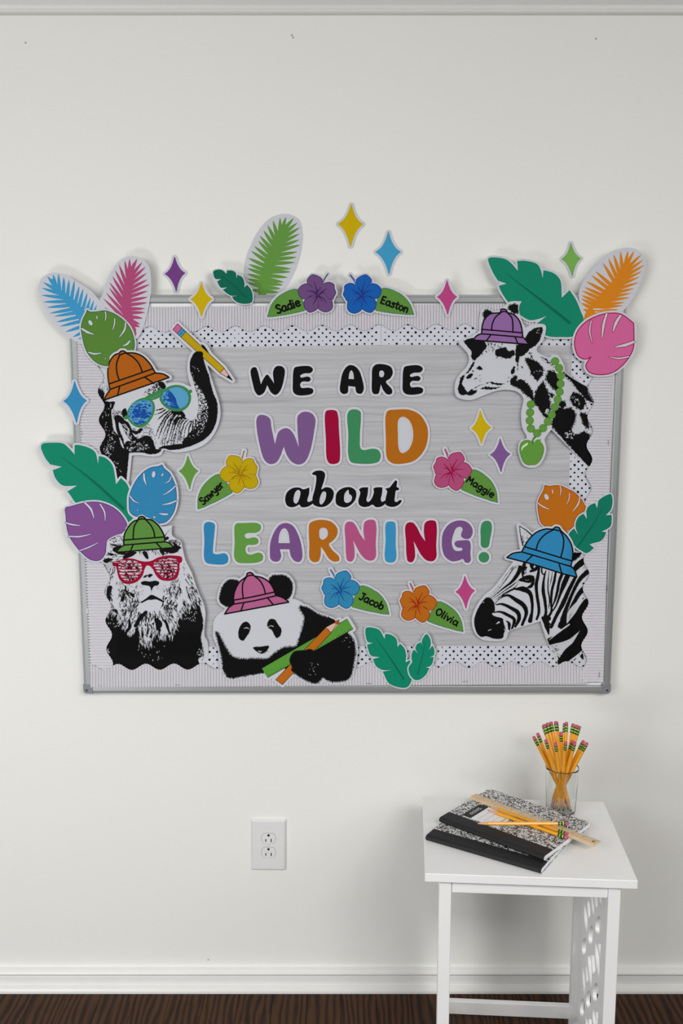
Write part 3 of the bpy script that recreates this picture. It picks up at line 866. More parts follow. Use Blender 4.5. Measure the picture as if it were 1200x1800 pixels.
# ================================================================== monstera leaves
def monstera(label, crop, outline, slots, dots, cname, fill, line, d, tilt=(0, 0), off=3.2, lw=1.1):
    L = pl(crop, outline); k = CROP[crop][2]
    s = Card('monstera_leaf_cutout', label, 'paper leaf', d, tuple(L.mean(0)), 'paper monstera leaves', tilt=tilt)
    s.body(offset([L], off, .8))
    fm = col(cname, fill); lm = col(cname + '_line', tuple(int(x * .8) for x in line))
    s.ink('leaf_face', [L], fm, 1)
    s.ink('leaf_outline', [ring_stroke(L, lw)], lm, 2)
    for pts, w in slots:
        c_ = op(crop, pts)
        a = s.ink('slot_outline', [stroke(c_, [w / k * .7 + 1.35 * lw, w / k + 1.45 * lw, w / k * .35 + 1.2 * lw])], lm, 3)
        s.ink('slot', [stroke(c_, [w / k * .75, w / k, w / k * .35])], PAPER, 4)
    for cx_, cy_, rx, ry, rot in dots:
        s.ink('slot_outline', [ell(crop, cx_, cy_, rx + .6 * k, ry + .6 * k, rot)], lm, 3)
        s.ink('slot', [ell(crop, cx_, cy_, rx, ry, rot)], PAPER, 4)
monstera('green monstera leaf above the elephant hat', 'A',
         '415,500c 430,512 480,512 540,505 600,525 660,565 710,620 738,690 742,770 700,830 640,870 560,892 510,885 460,855 410,790 382,700 372,620 385,565 405,525',
         [('378,632 415,655 458,670', 16), ('541,512 546,540 540,577', 9), ('607,560 605,600 592,640', 9), ('685,588 675,640 640,690', 13), ('712,718 695,738 665,752', 14), ('425,798 465,808 512,802', 12)],
         [(437, 590, 12, 20, -30), (483, 553, 4, 13, -8), (541, 842, 3, 5, 0)], 'leaf_green', (82, 124, 50), (28, 104, 78), 8.0, tilt=(-1.5, -2.0))
monstera('pink monstera leaf at the upper right corner of the board', 'H',
         '1110,493c 1112,560 1108,640 1085,690 1040,745 980,785 900,795 850,780 830,745 840,720 862,690c 830,705 790,690 770,650 765,600 780,545 820,495 870,463 950,437 1035,440',
         [('862,480 853,540 868,608', 8), ('952,440 935,500 925,580', 15), ('1033,450 1008,490 990,540', 17), ('1112,603 1060,622 1003,633', 17), ('1080,690 1020,700 967,690', 9)], [],
         'leaf_pink', (198, 94, 146), (190, 14, 84), 10.2, tilt=(1, 1), off=4.2, lw=1.7)
monstera('purple monstera leaf at the left beside the lion', 'C',
         '262,612 300,600 370,580 430,570 500,572 580,600 640,645 680,700 692,740 640,800 560,840 545,880 540,930 500,978 440,975 380,930 320,860 285,800 270,740 265,670',
         [('395,572 440,620 460,680', 15), ('505,585 535,640 540,700', 11), ('262,715 310,728 365,735', 11), ('282,810 360,812 438,795', 11), ('360,912 430,885 490,855', 9)], [],
         'leaf_purple', (122, 76, 134), (92, 48, 148), 9.2, tilt=(-1, 0), off=3.4)
monstera('blue monstera leaf above the green hat of the lion', 'C',
         '938,308c 955,335 990,365 1010,400 1030,450 1040,520 1035,590 1010,660 960,712 900,715 850,690 800,670 750,668 715,640 708,580 710,530 730,470 770,400 820,350 870,325 910,320',
         [('812,370 815,410 828,448', 14), ('1003,390 990,420 960,438', 8), ('1035,455 990,495 948,520', 10), ('1042,560 990,580 942,588', 12), ('978,655 950,655 920,650', 14), ('712,525 740,560 775,578', 10)],
         [(880, 375, 12, 23, 8), (942, 378, 5, 13, 30), (768, 625, 4, 4, 0), (885, 676, 10, 5, 40)], 'leaf_blue', (46, 124, 168), (30, 82, 164), 9.0, off=4.0)
monstera('orange monstera leaf above the zebra hat', 'a8',
         '240,95c 300,108 360,100 420,100 480,115 550,150 620,185 680,240 700,275 715,275 750,330 775,400 740,450 680,490 640,540 630,620 560,690 530,730 480,700 380,680 240,635 190,590 165,500 150,400 155,300 180,240 220,170',
         [('155,335 220,380 300,412', 20), ('440,105 452,160 440,235', 15), ('563,200 560,270 528,350', 14), ('700,260 680,340 610,440', 20), ('552,690 540,705 534,720', 12)],
         [(262, 250, 26, 42, -25), (343, 178, 8, 32, -8)], 'leaf_orange', (178, 102, 22), (198, 62, 22), 5.6, tilt=(0, -2), off=2.6)

# ================================================================== hibiscus name cards
GL = dict(S=(.62, ['.55,.85 .35,1 .12,.88 .15,.65 .42,.45 .5,.2 .3,0 .05,.1']), a=(.70, ['.5,.55 .28,.64 .08,.4 .12,.08 .32,.02 .5,.25 .52,.6', '.52,.6 .52,.2 .6,0']),
          d=(.68, ['.5,.5 .28,.62 .08,.38 .12,.06 .3,0 .5,.2', '.53,1 .52,.2 .56,0']), i=(.3, ['.1,.6 .1,0', '.1,.88 .105,.9']),
          e=(.62, ['.1,.33 .5,.38 .42,.6 .22,.62 .07,.4 .1,.12 .28,0 .5,.08']), E=(.66, ['.5,.98 .12,.95 .1,.5 .1,.02 .52,.04', '.1,.5 .45,.52']),
          s=(.52, ['.42,.55 .25,.64 .1,.52 .3,.34 .42,.18 .25,0 .06,.08']), t=(.5, ['.22,.9 .2,.3 .26,.03 .4,.05', '.02,.62 .42,.66']),
          o=(.64, ['.3,.63 .1,.5 .07,.2 .28,0 .5,.15 .5,.48 .3,.63']), n=(.64, ['.1,.62 .1,0', '.1,.35 .25,.6 .45,.55 .48,.3 .48,0']),
          w=(.78, ['.05,.62 .18,.02 .34,.5 .5,.02 .66,.62']), y=(.64, ['.07,.62 .12,.3 .3,.15 .48,.3', '.5,.62 .5,0 .4,-.3 .12,-.28']),
          r=(.5, ['.1,.62 .1,0', '.1,.35 .22,.58 .42,.6']), M=(.86, ['.05,0 .12,.95 .38,.4 .62,.95 .72,0']),
          g=(.68, ['.5,.5 .28,.62 .08,.4 .14,.1 .34,.05 .5,.25', '.52,.6 .52,-.1 .38,-.35 .1,-.28']), J=(.62, ['.2,.97 .55,.97', '.42,.97 .42,.25 .3,.02 .08,.1']),
          c=(.55, ['.45,.55 .25,.62 .07,.38 .12,.08 .3,0 .47,.08']), b=(.64, ['.1,1 .1,.05', '.1,.4 .3,.62 .5,.45 .46,.1 .28,0 .1,.08']),
          O=(.76, ['.35,1 .1,.8 .06,.35 .3,0 .58,.2 .62,.7 .35,1']), l=(.3, ['.1,1 .1,0']), v=(.54, ['.04,.62 .22,.02 .44,.62']))
SHARP = set('wMvJEl')
def lettering(txt, p0, p1, cap, bold=.24):
    p0, p1 = np.array(p0, float), np.array(p1, float)
    W = sum(GL[c][0] for c in txt) - .1
    u = (p1 - p0) / np.linalg.norm(p1 - p0); kx = np.linalg.norm(p1 - p0) / W
    n = np.array([u[1], -u[0]])
    loops = []; x = 0
    for ch in txt:
        for st in GL[ch][1]:
            q = [tuple(float(a) for a in t.split(',')) for t in st.split()]
            P = np.array([p0 + u * kx * (x + a) + n * cap * b for a, b in q])
            if ch not in SHARP or ch == 'J': P = smooth_open(P, .7)
            if ch in 'wMvE':
                for a, b in zip(P[:-1], P[1:]): loops.append(stroke(np.array([a, b]), cap * bold))
            else: loops.append(stroke(P, cap * bold))
        x += GL[ch][0]
    return loops
PET = ['510,450c 480,320 490,250 525,225 570,212 610,210 640,240 662,288 635,330 590,370', '510,450c 600,350 650,326 700,340 732,368 755,412 740,460 705,500 655,503 600,470',
       '510,450c 590,455 650,505 665,575 640,620 590,658 540,640 500,600 492,540', '510,450c 495,560 480,605 400,632 350,610 325,575 330,520 350,475 420,455',
       '510,450c 400,455 335,470 320,430 305,390 330,340 340,295 390,275 440,288 480,330']
VEIN = [('510,450 460,390 415,350', [14, 12, 3]), ('510,450 470,410 415,405', [14, 8, 3]), ('510,450 440,480 395,530', [14, 9, 3]), ('510,450 480,480 450,522', [12, 7, 3]), ('510,450 535,510 560,565', [14, 10, 3]),
        ('510,450 545,470 572,497', [10, 6, 3]), ('510,450 580,415 655,406', [14, 9, 3]), ('510,450 550,405 605,395', [12, 8, 3]), ('510,450 540,370 582,288', [14, 11, 3]), ('510,450 515,400 500,340', [14, 12, 3]),
        ('345,472 375,470 410,452', [2, 4, 3]), ('490,605 490,570 493,540', [2, 5, 3]), ('655,503 625,490 580,460', [2, 5, 3]), ('645,325 610,345 590,365', [2, 4, 3])]
LEAF0 = '640,640 690,520 735,420 760,405 800,402 870,430 930,470 990,520 1040,590 1070,660 1090,784c 1010,770 929,746 850,725 776,700 700,672'
def zigzag(L, amp, per):
    L = densify(L, .6); s = np.arange(len(L)) * .6
    T = np.roll(L, -1, 0) - np.roll(L, 1, 0); T /= np.linalg.norm(T, axis=1)[:, None] + 1e-9
    N = np.stack([T[:, 1], -T[:, 0]], 1)
    return L + N * (amp * (1 - 2 * ((s / per) % 1.0)))[:, None]
def scallop(L, amp, per):
    L = densify(L, .7); n = len(L); s = np.concatenate([[0], np.cumsum(np.linalg.norm(np.diff(L, axis=0), axis=1))])
    T = np.roll(L, -2, 0) - np.roll(L, 2, 0); T /= np.linalg.norm(T, axis=1)[:, None] + 1e-9
    N = np.stack([T[:, 1], -T[:, 0]], 1)
    return orient(L + N * (amp * (np.abs(np.sin(np.pi * s / per)) * 1.6 - 1.0))[:, None])
C0 = np.array([660 + 510 / 7.0588, 1000 + 450 / 7.0588]); T0 = np.array([814.4, 1111.1])
def hibiscus(label, txt, C1, T1, mirror, cname, petal, line, tp0, tp1, cap, d, tilt=(0, 0), curl=None):
    C1, T1 = np.array(C1, float), np.array(T1, float)
    a = T0 - C0
    if mirror: a = a * np.array([-1, 1])
    b = T1 - C1
    k = np.linalg.norm(b) / np.linalg.norm(a); th = math.atan2(b[1], b[0]) - math.atan2(a[1], a[0]); c_, s_ = math.cos(th), math.sin(th)
    def X(L):
        q = L - C0
        if mirror: q = q * np.array([-1, 1])
        return C1 + k * np.stack([c_ * q[:, 0] - s_ * q[:, 1], s_ * q[:, 0] + c_ * q[:, 1]], 1)
    pet = [orient(X(pl('b5', t))) for t in PET]
    leaf = orient(X(pl('b5', LEAF0)))
    stem = X(op('b5', '515,440 490,340 458,252')); tipc = X(op('b5', '460,250 445,210 428,178'))
    hull = [stroke(X(op('b5', '515,440 490,340 428,178')), 2.6)]
    s = Card('hibiscus_name_card', label, 'name card', d, tuple(C1 * .55 + T1 * .45), 'hibiscus name cards', tilt=tilt, curl=curl)
    s.body(offset(pet + [leaf] + hull, 3.7, .8))
    edge_l = scallop(leaf, .7, 4.6)
    s.ink('leaf_outline', [edge_l], col('leaf_edge_teal', (44, 112, 92)), 1)
    s.ink('leaf', offset([edge_l], -1.0, .5), col('name_leaf_green', (88, 136, 58)), 2)
    s.ink('name_lettering', lettering(txt, tp0, tp1, cap), BLACK, 3)
    pm, lm = col(cname, petal), col(cname + '_line', tuple(int(x * .74) for x in line))
    for L in pet:
        po = s.ink('petal', [L], pm, 4)
        s.ink('petal_edge', [ring_stroke(L, .75)], lm, 5, parent=po) if False else None
    edge = offset(pet, .45, .6); inner = offset(pet, -.3, .6)
    s.ink('flower_edge', [ring_stroke(l, 1.1) for l in edge], lm, 5)
    s.ink('veins', [stroke(X(op('b5', p)), np.array(w) / 7.06 * k * 1.35) for p, w in VEIN], lm, 6)
    s.ink('stamen', [stroke(stem, 1.5 * k)], pm, 7)
    zz = [tipc[i] + (np.array([1.2, .4]) if i % 2 else np.array([-1.2, -.4])) for i in range(len(tipc))]
    dots = [ellipse(*(X(op('b5', '462,245 428,178'))[0] * (1 - t) + X(op('b5', '462,245 428,178'))[1] * t + off_), .75, .75, n=8) for t in np.linspace(0, 1, 5) for off_ in (np.array([-1.0, .5]), np.array([1.0, -.5]))]
    s.ink('anther', dots + [stroke(X(op('b5', '462,245 428,178')), 1.0)], lm, 8)
hibiscus('purple hibiscus name card over the top edge of the board', 'Sadie', (558.9, 519.9), (469, 557.6), True, 'hib_purple', (104, 72, 120), (84, 42, 118), (487.5, 551.5), (528, 537.0), 14.5, 8.6, tilt=(2, -3))
hibiscus('royal blue hibiscus name card over the top edge of the board', 'Easton', (634.8, 520.9), (727.9, 553.4), False, 'hib_royal', (20, 88, 168), (46, 66, 178), (667.5, 532.5), (715, 549.5), 13, 8.6, tilt=(-2, -3))
hibiscus('yellow hibiscus name card left of the cursive word', 'Sawyer', (423.4, 834.2), (347, 895.9), True, 'hib_yellow', (178, 152, 6), (206, 148, 20), (357, 888), (393.5, 854.5), 12.5, 3.0, tilt=(3, 0))
hibiscus('pink hibiscus name card right of the cursive word', 'Maggie', (791.8, 830.2), (874.9, 883.8), False, 'hib_pink', (166, 72, 114), (196, 12, 84), (818.5, 846.5), (864.5, 875.0), 12, 3.0, tilt=(-3, 0))
hibiscus('light blue hibiscus name card right of the panda', 'Jacob', (596.2, 1039.5), (684.4, 1080.8), False, 'hib_sky', (46, 126, 168), (30, 104, 196), (629.5, 1052.5), (671, 1072), 13, 3.4, tilt=(-3, 0))
hibiscus('orange hibiscus name card above the pair of teal leaves', 'Olivia', (732.2, 1063.8), (814.4, 1111.1), False, 'hib_orange', (174, 98, 24), (206, 50, 22), (764, 1078.5), (802, 1100.5), 12, 3.0, tilt=(-3, 0))

# ================================================================== letters of the slogan
def letter(label, crop, outline, cname, rgb, hole=None, extra=None, d=2.4, off=4.1, shift=(0, 0), sc=(1, 1), tilt=(0, 0), name='letter_cutout', group='slogan letters'):
    sh = np.array(shift) / CROP[crop][2]
    T = lambda L: L + sh
    outs = [T(pl(crop, t)) for t in (outline if isinstance(outline, list) else [outline])]
    hs = [orient(T(pl(crop, t))) for t in (hole if isinstance(hole, list) else [hole])] if hole else []
    if extra is not None: outs.append(extra)
    s = Card(name, label, 'letter' if name == 'letter_cutout' else 'word', d, tuple(np.vstack(outs).mean(0)), group, tilt=tilt)
    s.body(offset(outs, off, .8))
    s.ink('letter_face', outs, col(cname, rgb) if rgb else BLACK, 1, holes=hs)
    for h in hs:
        try:
            inn = offset([h], -2.6, .5)
            s.ink('die_cut_line', [ring_stroke(l, .55) for l in inn if len(l) > 5], col('die_cut_grey', (178, 182, 190)), 1)
        except Exception: pass
EE = '318,110 325,88 350,80 415,80 433,98 420,118 380,122 358,135 362,145 405,140 420,152 412,168 370,170 358,185 365,205 410,205 433,215 432,235 415,245 340,248 318,230 315,170'
letter('black letter W starting the first line of the slogan', 'L', '68,105 78,88 98,86 108,105 128,185c 145,150 165,128 185,150 205,180c 200,110 215,82 245,78 266,95 262,160 240,225 215,247 190,235 165,190c 145,235 115,250 95,230 80,180', 'x', None)
letter('black letter E beside the black W on the first line', 'L', EE, 'x', None)
letter('black letter A in the first line of the slogan', 'L', '592,225 595,170 610,110 640,75 670,75 700,100 720,150 730,215 715,240 690,235 680,200c 640,195c 635,235 610,242', 'x', None, '641,153c 648,115 658,103 668,118 673,155c')
letter('black letter R in the first line of the slogan', 'L', '780,230 778,150 782,90 800,70 850,68 890,85 900,120 885,150 860,170 895,215 895,238 870,245 845,220 830,185c 822,225 815,240 790,242', 'x', None, '824,108 840,105 850,120 842,142 824,140')
letter('black letter E ending the first line of the slogan', 'L', EE, 'x', None, shift=(643, -4))
letter('big purple letter W starting the second line', 'L', '102,395 115,368 145,365 180,385 190,440 210,535c 235,460 280,442 315,470 350,552c 342,440 345,370 375,347 420,352 446,385 440,460 415,580 385,640 350,655 310,640 280,600 262,550c 240,610 215,645 180,652 150,630 125,560', 'let_purple', (114, 82, 130))
letter('big crimson letter I in the second line', 'L', '503,365 510,342 540,335 570,342 580,370 585,450 592,600 585,640 560,652 530,648 515,625 508,500', 'let_crimson', (146, 5, 50))
letter('big green letter L in the second line', 'L', '635,360 650,337 685,332 710,345 714,375 708,480 712,560 730,570 780,562 815,570 830,600 820,635 790,648 700,650 655,640 640,600 640,480', 'let_green', (58, 128, 86))
letter('big orange letter D ending the second line', 'L', '860,360 872,340 920,333 1000,335 1060,365 1100,430 1105,500 1085,570 1030,630 960,650 900,648 868,620 860,500', 'let_orange', (168, 98, 20), '935,390 960,375 995,395 1018,450 1015,520 990,570 955,588 938,570 930,480')
letter('black cursive word in the middle of the slogan', 'b4', ['105,290 120,230 170,190 230,185 265,200 318,183c 315,240 300,300 310,312 345,300 350,320 320,345 280,358 245,355 230,335 200,350 155,358 120,340',
       '340,65 365,42 400,35 435,40 455,65 448,120 425,200 460,182 505,190 530,220 525,280 490,330 440,355 390,352 350,330 345,280 365,200 378,120 375,80 350,72',
       '548,290 560,230 610,190 680,182 725,215 725,280 690,330 640,358 590,352 555,330',
       '755,200 780,185 835,182c 830,240 820,300 835,312 860,290 885,220 880,195 905,183 960,183c 955,240 945,290 955,310 985,300 980,330 940,355 900,355 872,335 840,350 790,355 755,335 748,300 765,230',
       '985,195 1020,185 1050,150 1075,122 1088,130 1085,180 1105,188 1100,208 1080,210 1070,260 1068,305 1085,312 1110,295 1128,295 1115,325 1070,352 1020,352 985,330 988,280 1000,215'], 'x', None,
       ['178,290 195,225 220,205 238,220 230,280 205,325 185,318', '408,320 415,260 440,220 462,225 460,280 440,320 420,335', '622,280 630,235 660,205 668,240 690,260 685,300 650,320 628,310'], name='word_cutout', off=3.8)
letter('blue letter L starting the last line of the slogan', 'M', '80,610 95,592 130,590 158,605 157,680 148,780 150,825 180,832 235,825 258,845 258,890 235,907 150,908 95,895 80,860 82,730', 'let_blue', (46, 122, 168))
letter('light green letter E in the last line', 'M', '310,620 325,600 380,597 480,598 508,618 500,655 470,670 400,675 385,690 400,712 460,705 487,720 485,750 455,762 405,765 392,785 400,825 430,835 490,820 520,835 520,875 490,892 400,900 330,892 308,860 310,740', 'let_lime', (92, 142, 64))
letter('purple letter A in the last line', 'M', '575,830 580,740 610,660 650,610 700,597 750,620 790,690 815,780 818,860 800,888 765,885 735,850 722,795c 650,795c 660,850 640,885 600,885 580,865', 'let_violet', (112, 76, 128), '640,748c 645,690 665,645 690,637 712,665 725,748c')
letter('orange letter R in the last line', 'M', '868,640 875,600 910,580 970,573 1040,590 1083,640 1080,690 1050,730 1020,755 1045,800 1095,850 1095,880 1060,888 1020,865 985,810 960,775c 955,850 940,885 900,890 875,865 872,760', 'let_orange', (168, 98, 20), '947,680 950,645 975,632 1005,645 1010,690 990,715 965,722 950,705')
NN = '25,620 40,592 80,588 110,620 140,680 175,730c 165,650 175,590 210,572 250,578 262,620 258,760 258,850 235,878 190,875 150,840 115,780 88,728c 98,800 95,860 75,887 45,880 35,840 30,730'
letter('pink letter N in the last line', 'N', NN, 'let_pink', (168, 78, 122))
letter('light blue letter I in the last line', 'N', '330,620 340,592 370,585 400,592 408,625 408,760 412,860 395,890 365,895 335,885 325,850 332,730', 'let_sky', (54, 136, 182))
letter('crimson letter N in the last line', 'N', NN, 'let_crimson', (146, 5, 50), shift=(455, 5))
letter('purple letter G in the last line', 'N', '755,740 765,670 810,605 880,578 945,590 985,640 982,690 960,715 925,715 900,695 905,665 912,645 895,625 865,635 840,690 830,750 850,800 880,808 910,800 905,785 870,780 850,755 860,735 900,728 960,730 972,760 970,830 972,880 955,897 930,892 915,868 880,880 830,885 780,850 760,800', 'let_violet', (112, 76, 128))
letter('green exclamation mark ending the slogan', 'N', '1047,640 1060,595 1090,580 1120,588 1132,625 1118,720 1105,775 1075,785 1052,770 1048,710', 'let_green', (58, 128, 86), extra=ell('N', 1072, 855, 40, 40))
# ================================================================== animals
def sstep(x, a, b):
    t = np.clip((x - a) / (b - a), 0, 1); return t * t * (3 - 2 * t)
def hat(s, crop, outline, bottom, lines, cname, rgb, level=6, lw=2.5):
    L = pl(crop, outline)
    h = s.ink('hat', [L], col(cname, rgb), level)
    loops = [ring_stroke(L, lw)] + [stroke(op(crop, t), lw) for t in lines]
    s.ink('hat_lines', loops, BLACK, level + 1, parent=h)
    return L

# ------------------------------------------------------------------ elephant
HAT_E = '143,727c 160,690 195,645c 178,560 175,500 190,430 230,375 268,358 280,344 308,344 320,355 380,358 440,378 495,428 530,480 548,513c 610,522 658,548c'
BODY_E = '40,600c 110,500 190,480 400,480 590,580 640,620 760,700 770,830 830,890 870,840 885,760 860,650 825,540 820,430 850,360 900,345 930,440 960,540 1000,660 1030,760 1035,850 1000,960 940,1040 850,1090 720,1115 600,1100 575,1140 500,1145 430,1135 345,1140c 325,1333c 315,1390c 40,1390c'
GL_L = '440,310 520,330 565,380 580,450 565,540 510,640 430,715 360,732 290,710 215,640 190,570 195,500 240,420 330,345'
GL_R = '740,175 820,140 900,133 980,150 1050,200 1085,270 1085,350 1050,430 980,490 900,505 800,490 720,440 660,370 645,310 670,240'
LN_L = '440,340 510,355 548,400 550,470 530,560 470,640 400,690 340,695 270,665 215,600 205,545 215,480 260,410 340,360'
LN_R = '760,195 830,168 900,162 970,180 1030,230 1055,300 1050,370 1010,430 950,465 890,468 810,455 740,420 690,360 675,305 690,250'
PENC_E = '685,175c 722,130c 1085,475c 1150,572c 1055,515c'
FILL_E = '640,620 820,640 870,700 885,800 830,890 760,830'
finger = pl('B', '905,290c 930,300 968,358c 915,325c')
e_parts = [pl('B', HAT_E), pl('B', BODY_E), pl('b3', GL_L), pl('b3', GL_R), pl('B', PENC_E), pl('B', FILL_E), finger]
e_card = offset(e_parts, 4.6, 1.0)
ele = Card('elephant_cutout', 'black and white elephant cutout in orange hat holding a pencil', 'paper animal', 6, (285, 720), 'safari animal cutouts',
           fn=lambda X, Y: 0.7 + (5.8 + 2.4 * (1 - sstep(Y, 680, 760))) * sstep(X, 181, 197) + 1.5 * sstep(X, 300, 390))
ele.body(e_card)
I = Ink(150, 590, 395, 852, 0.8, seed=5)
I.polys('a1', ['-120,200c 60,195 130,215 165,270 165,395 250,425 345,425 315,530 298,640 305,780 330,890 400,980 470,1170 560,1190 700,1215 830,1205 840,1100 760,1060 700,1040 780,1000 840,975 900,980 960,1050 1010,1190 1100,1195 1060,1250 930,1280 760,1250 575,1255c 540,1600c 530,1760c -120,1760c'])
I.polys('a1', ['330,670 400,640 480,690 500,720 560,760 610,860 640,960 710,1040 640,1085 560,1010 490,900 450,800 405,760 425,900 470,1000 490,1080 480,1170 430,1050 370,900 345,760', '455,570 515,530 545,640 510,700 465,660'])
I.polys('a1', ['540,1060 640,1075 700,1045 840,980 900,1000 960,1100 1000,1200 700,1235 480,1180'])
I.polys('a1', ['600,880 700,900 760,850 800,880 740,930 680,960 640,940'])
I.lines('a1', [('302,560 308,720 352,905', [26, 22, 8]), ('420,1010 450,1090 480,1170', [8, 26, 14]), ('230,400 300,395 335,385', [6, 34, 30])], -1)
I.hairs(pl('a1', '200,760 330,900 330,1100 150,1250 100,1100 140,900'), 40, 60, 50, 1.6, .45, -1)
I.hairs(pl('a1', '170,420 280,440 270,620 200,650 130,680 120,560'), 14, 75, 20, 2.6, .5, -1)
I.hairs(pl('a1', '180,1160 330,1080 300,1240 220,1340 160,1250'), 34, -30, 30, 2.4, .5, -1)
I.hairs(pl('a1', '300,1380 460,1400 440,1620 380,1560'), 9, 60, 40, 1.3, .45, -1)
I.hairs(pl('a1', '430,780 520,800 610,1000 560,1050 480,950'), 46, 60, 14, 4.2, .55, -1)
I.hairs(pl('a1', '480,1120 640,1060 880,1120 900,1190 640,1220 500,1190'), 60, -20, 25, 3.0, .5, -1)
I.hairs(pl('a1', '320,540 420,560 470,660 330,720'), 40, 75, 12, 6, .5)
I.hairs(pl('a1', '600,880 760,850 900,780 940,900 860,970 700,1040 640,980'), 90, lambda x, y: -40 + (x - 240) * 2.2, 30, 3.2, .42)
I.hairs(pl('a1', '880,900 960,900 1010,1020 1000,1150 960,1050 900,980'), 26, 60, 22, 3, .38)
I.hairs(pl('a1', '100,120 230,160 260,250 170,250 70,200'), 30, 80, 24, 3.4, .5, -1)
I.hairs(pl('a1', '120,90 240,160 250,230 90,180'), 22, 70, 24, 3.2, .42)
# forehead stipple
I.tone(pl('a2', '15,290 60,195 150,140 230,90 290,90 335,165 290,200 180,245 80,290'), -.12, 1.5, 2.6, seed=4, grad=lambda X, Y: (X - 266) * .02)
I.polys('a2', ['225,95 290,88 338,165 290,195 250,150'])
# trunk
trunk = pl('B', '820,430 850,360 900,345 930,440 960,540 1000,660 1030,760 1035,850 1000,960 940,1040 850,1090 720,1115 600,1100c 560,1080 640,1000 830,895 870,840 885,760 860,650 825,540')
I.tone(pl('a2', '735,90 800,120 900,330 940,480 940,620 880,760 760,900 640,960 560,950 620,860 700,760 770,590 795,450 790,310'), .02, 1.35, 3.2, seed=6,
       grad=lambda X, Y: (np.hypot(X - 322, Y - 705) - 40) * .022)
band = pl('a2', '700,-40c 935,-40c 965,100 1005,250 1052,360 1065,480 1050,620 1000,760 900,880 760,960 620,1012 500,1042 380,1045 330,1030 225,1035c 250,1005 340,985 480,965 600,950 740,890 850,790 905,660 930,500 905,360 850,240 790,150 745,100')
I.poly(band)
I.polys('B', ['818,440 835,385 858,355 905,345 935,440 962,545 930,640 880,560 835,540', '905,290c 930,300 968,358c 915,325c'])
I.lines('a2', [('712,20 745,150 785,280 795,450 770,570 700,640', [12, 10, 8, 7, 5, 3])])
I.hairs(pl('B', '835,400 890,380 900,520 850,560'), 16, 70, 30, 1.6, .5, -1)
Rr = random.Random(4)
WR = ['300,465 230,482 182,492', '330,478 250,528 172,550', '380,490 290,560 215,622', '400,508 310,600 260,690 215,790 200,850', '430,520 350,600 305,690 258,800 228,890', '452,536 390,610 350,700 308,800 268,920',
      '480,545 420,620 388,700 350,820 308,962', '520,556 450,630 420,720 390,830 350,972', '556,572 490,640 455,730 425,840 398,978', '590,585 530,640 490,720 465,830 440,965', '622,602 562,650 530,740 505,840 490,955',
      '650,620 600,660 570,740 545,840 530,935', '680,640 640,680 610,750 590,840 588,925', '700,650 675,700 655,770 648,860', '722,640 712,700 706,780 698,858', '748,618 752,690 762,775',
      '340,560 300,640 262,740', '410,600 372,690 340,780', '500,600 440,690 412,790 380,900', '575,620 520,700 490,800 470,900', '470,800 450,880 430,960', '550,760 528,850 515,920', '330,800 300,890 285,960']
for k, t in enumerate(WR):
    P = op('a2', t, 2.5); P = P + np.array([[Rr.uniform(-.35, .35), Rr.uniform(-.3, .3)] for _ in P])
    w0 = (1.9 if k < 16 else 1.1) * Rr.uniform(.75, 1.25)
    I.line(P, [w0 * .9, w0 * 1.15, w0 * .9, w0 * .8, w0 * .35])
I.polys('a2', ['400,505 560,500 612,580 580,592 540,560 470,560 420,640 380,640 440,560', '470,600 560,575 650,620 600,610 520,620 470,700 450,690'])
I.hairs(pl('a2', '270,900 600,860 700,900 600,960 300,1000'), 70, 100, 18, 4.5, .5)
I.rough(.5, 1.5)
I.cut([offset(e_card, -1.2, 1.0)[0]])
ele.field('print', I, INK, 1)
# sunglasses
gl = ele.ink('sunglasses', [pl('b3', GL_L), pl('b3', GL_R), pl('b3', '440,312 560,245 690,185 710,240 645,305 560,342 500,338'), ell('b3', 1080, 222, 24, 25), ell('b3', 175, 590, 28, 28)], col('glasses_green', (56, 124, 72)), 3)
BLUEINK = ink_mat('lens_print', (18, 70, 148), (84, 150, 190))
for key, loop in (('L', LN_L), ('R', LN_R)):
    L = pl('b3', loop)
    J = Ink(*(L.min(0) - 2), *(L.max(0) + 2), .8, seed=9); J.full = True
    if key == 'L':
        J.F[:] = -1
        J.tone(L, .12, 2.6, 2.2, ax=.7, ay=1.5, seed=8, grad=lambda X, Y: .5 - np.abs(np.hypot((X - 247) / 15, (Y - 725) / 13) - .5) * .9 + .5 * (Y > 741))
        J.lines('b3', [('240,560 300,420 400,380 500,400', [10, 14, 14, 8]), ('380,460 460,470 540,520', [10, 12, 8]), ('260,620 340,600 420,610', [8, 14, 8])], -1)
    else:
        dk = pl('b3', '640,150c 770,190c 830,260 875,330 890,400 935,475c 640,480c')
        J.tone(dk, .25, 2.2, 2.2, seed=3, grad=lambda X, Y: (X - 296) * .05)
        J.poly(pl('b3', '760,190c 830,260 875,330 890,400 935,475c 860,470 830,400 820,330 790,270'))
        J.lines('b3', [('740,440 800,410 870,430', [6, 9, 4]), ('720,390 780,375 850,395', [6, 9, 4])], -1)
    J.cut([L])
    ele.field('lens', J, BLUEINK, 4, parent=gl)
ele.ink('bridge_dots', [ellipse(266 + 2.6 * i + (i % 3), 699 - 1.25 * i + (i % 2) * 1.6, .55, .55, n=7) for i in range(7)], PAPER, 4, parent=gl)
pen = ele.ink('pencil', [pl('B', '750,235c 785,190c 1085,475c 1078,490c 1070,488c 1068,502c 1058,500c 1055,515c')], col('pencil_yellow', (180, 148, 12)), 2)
ele.ink('pencil_eraser', [pl('B', '685,175c 722,130c 757,160c 722,205c')], col('pencil_pink', (196, 90, 140)), 2, parent=pen)
ele.ink('pencil_ferrule', [pl('B', '722,205c 757,160c 785,190c 750,235c')], col('pencil_blue', (60, 146, 190)), 2, parent=pen)
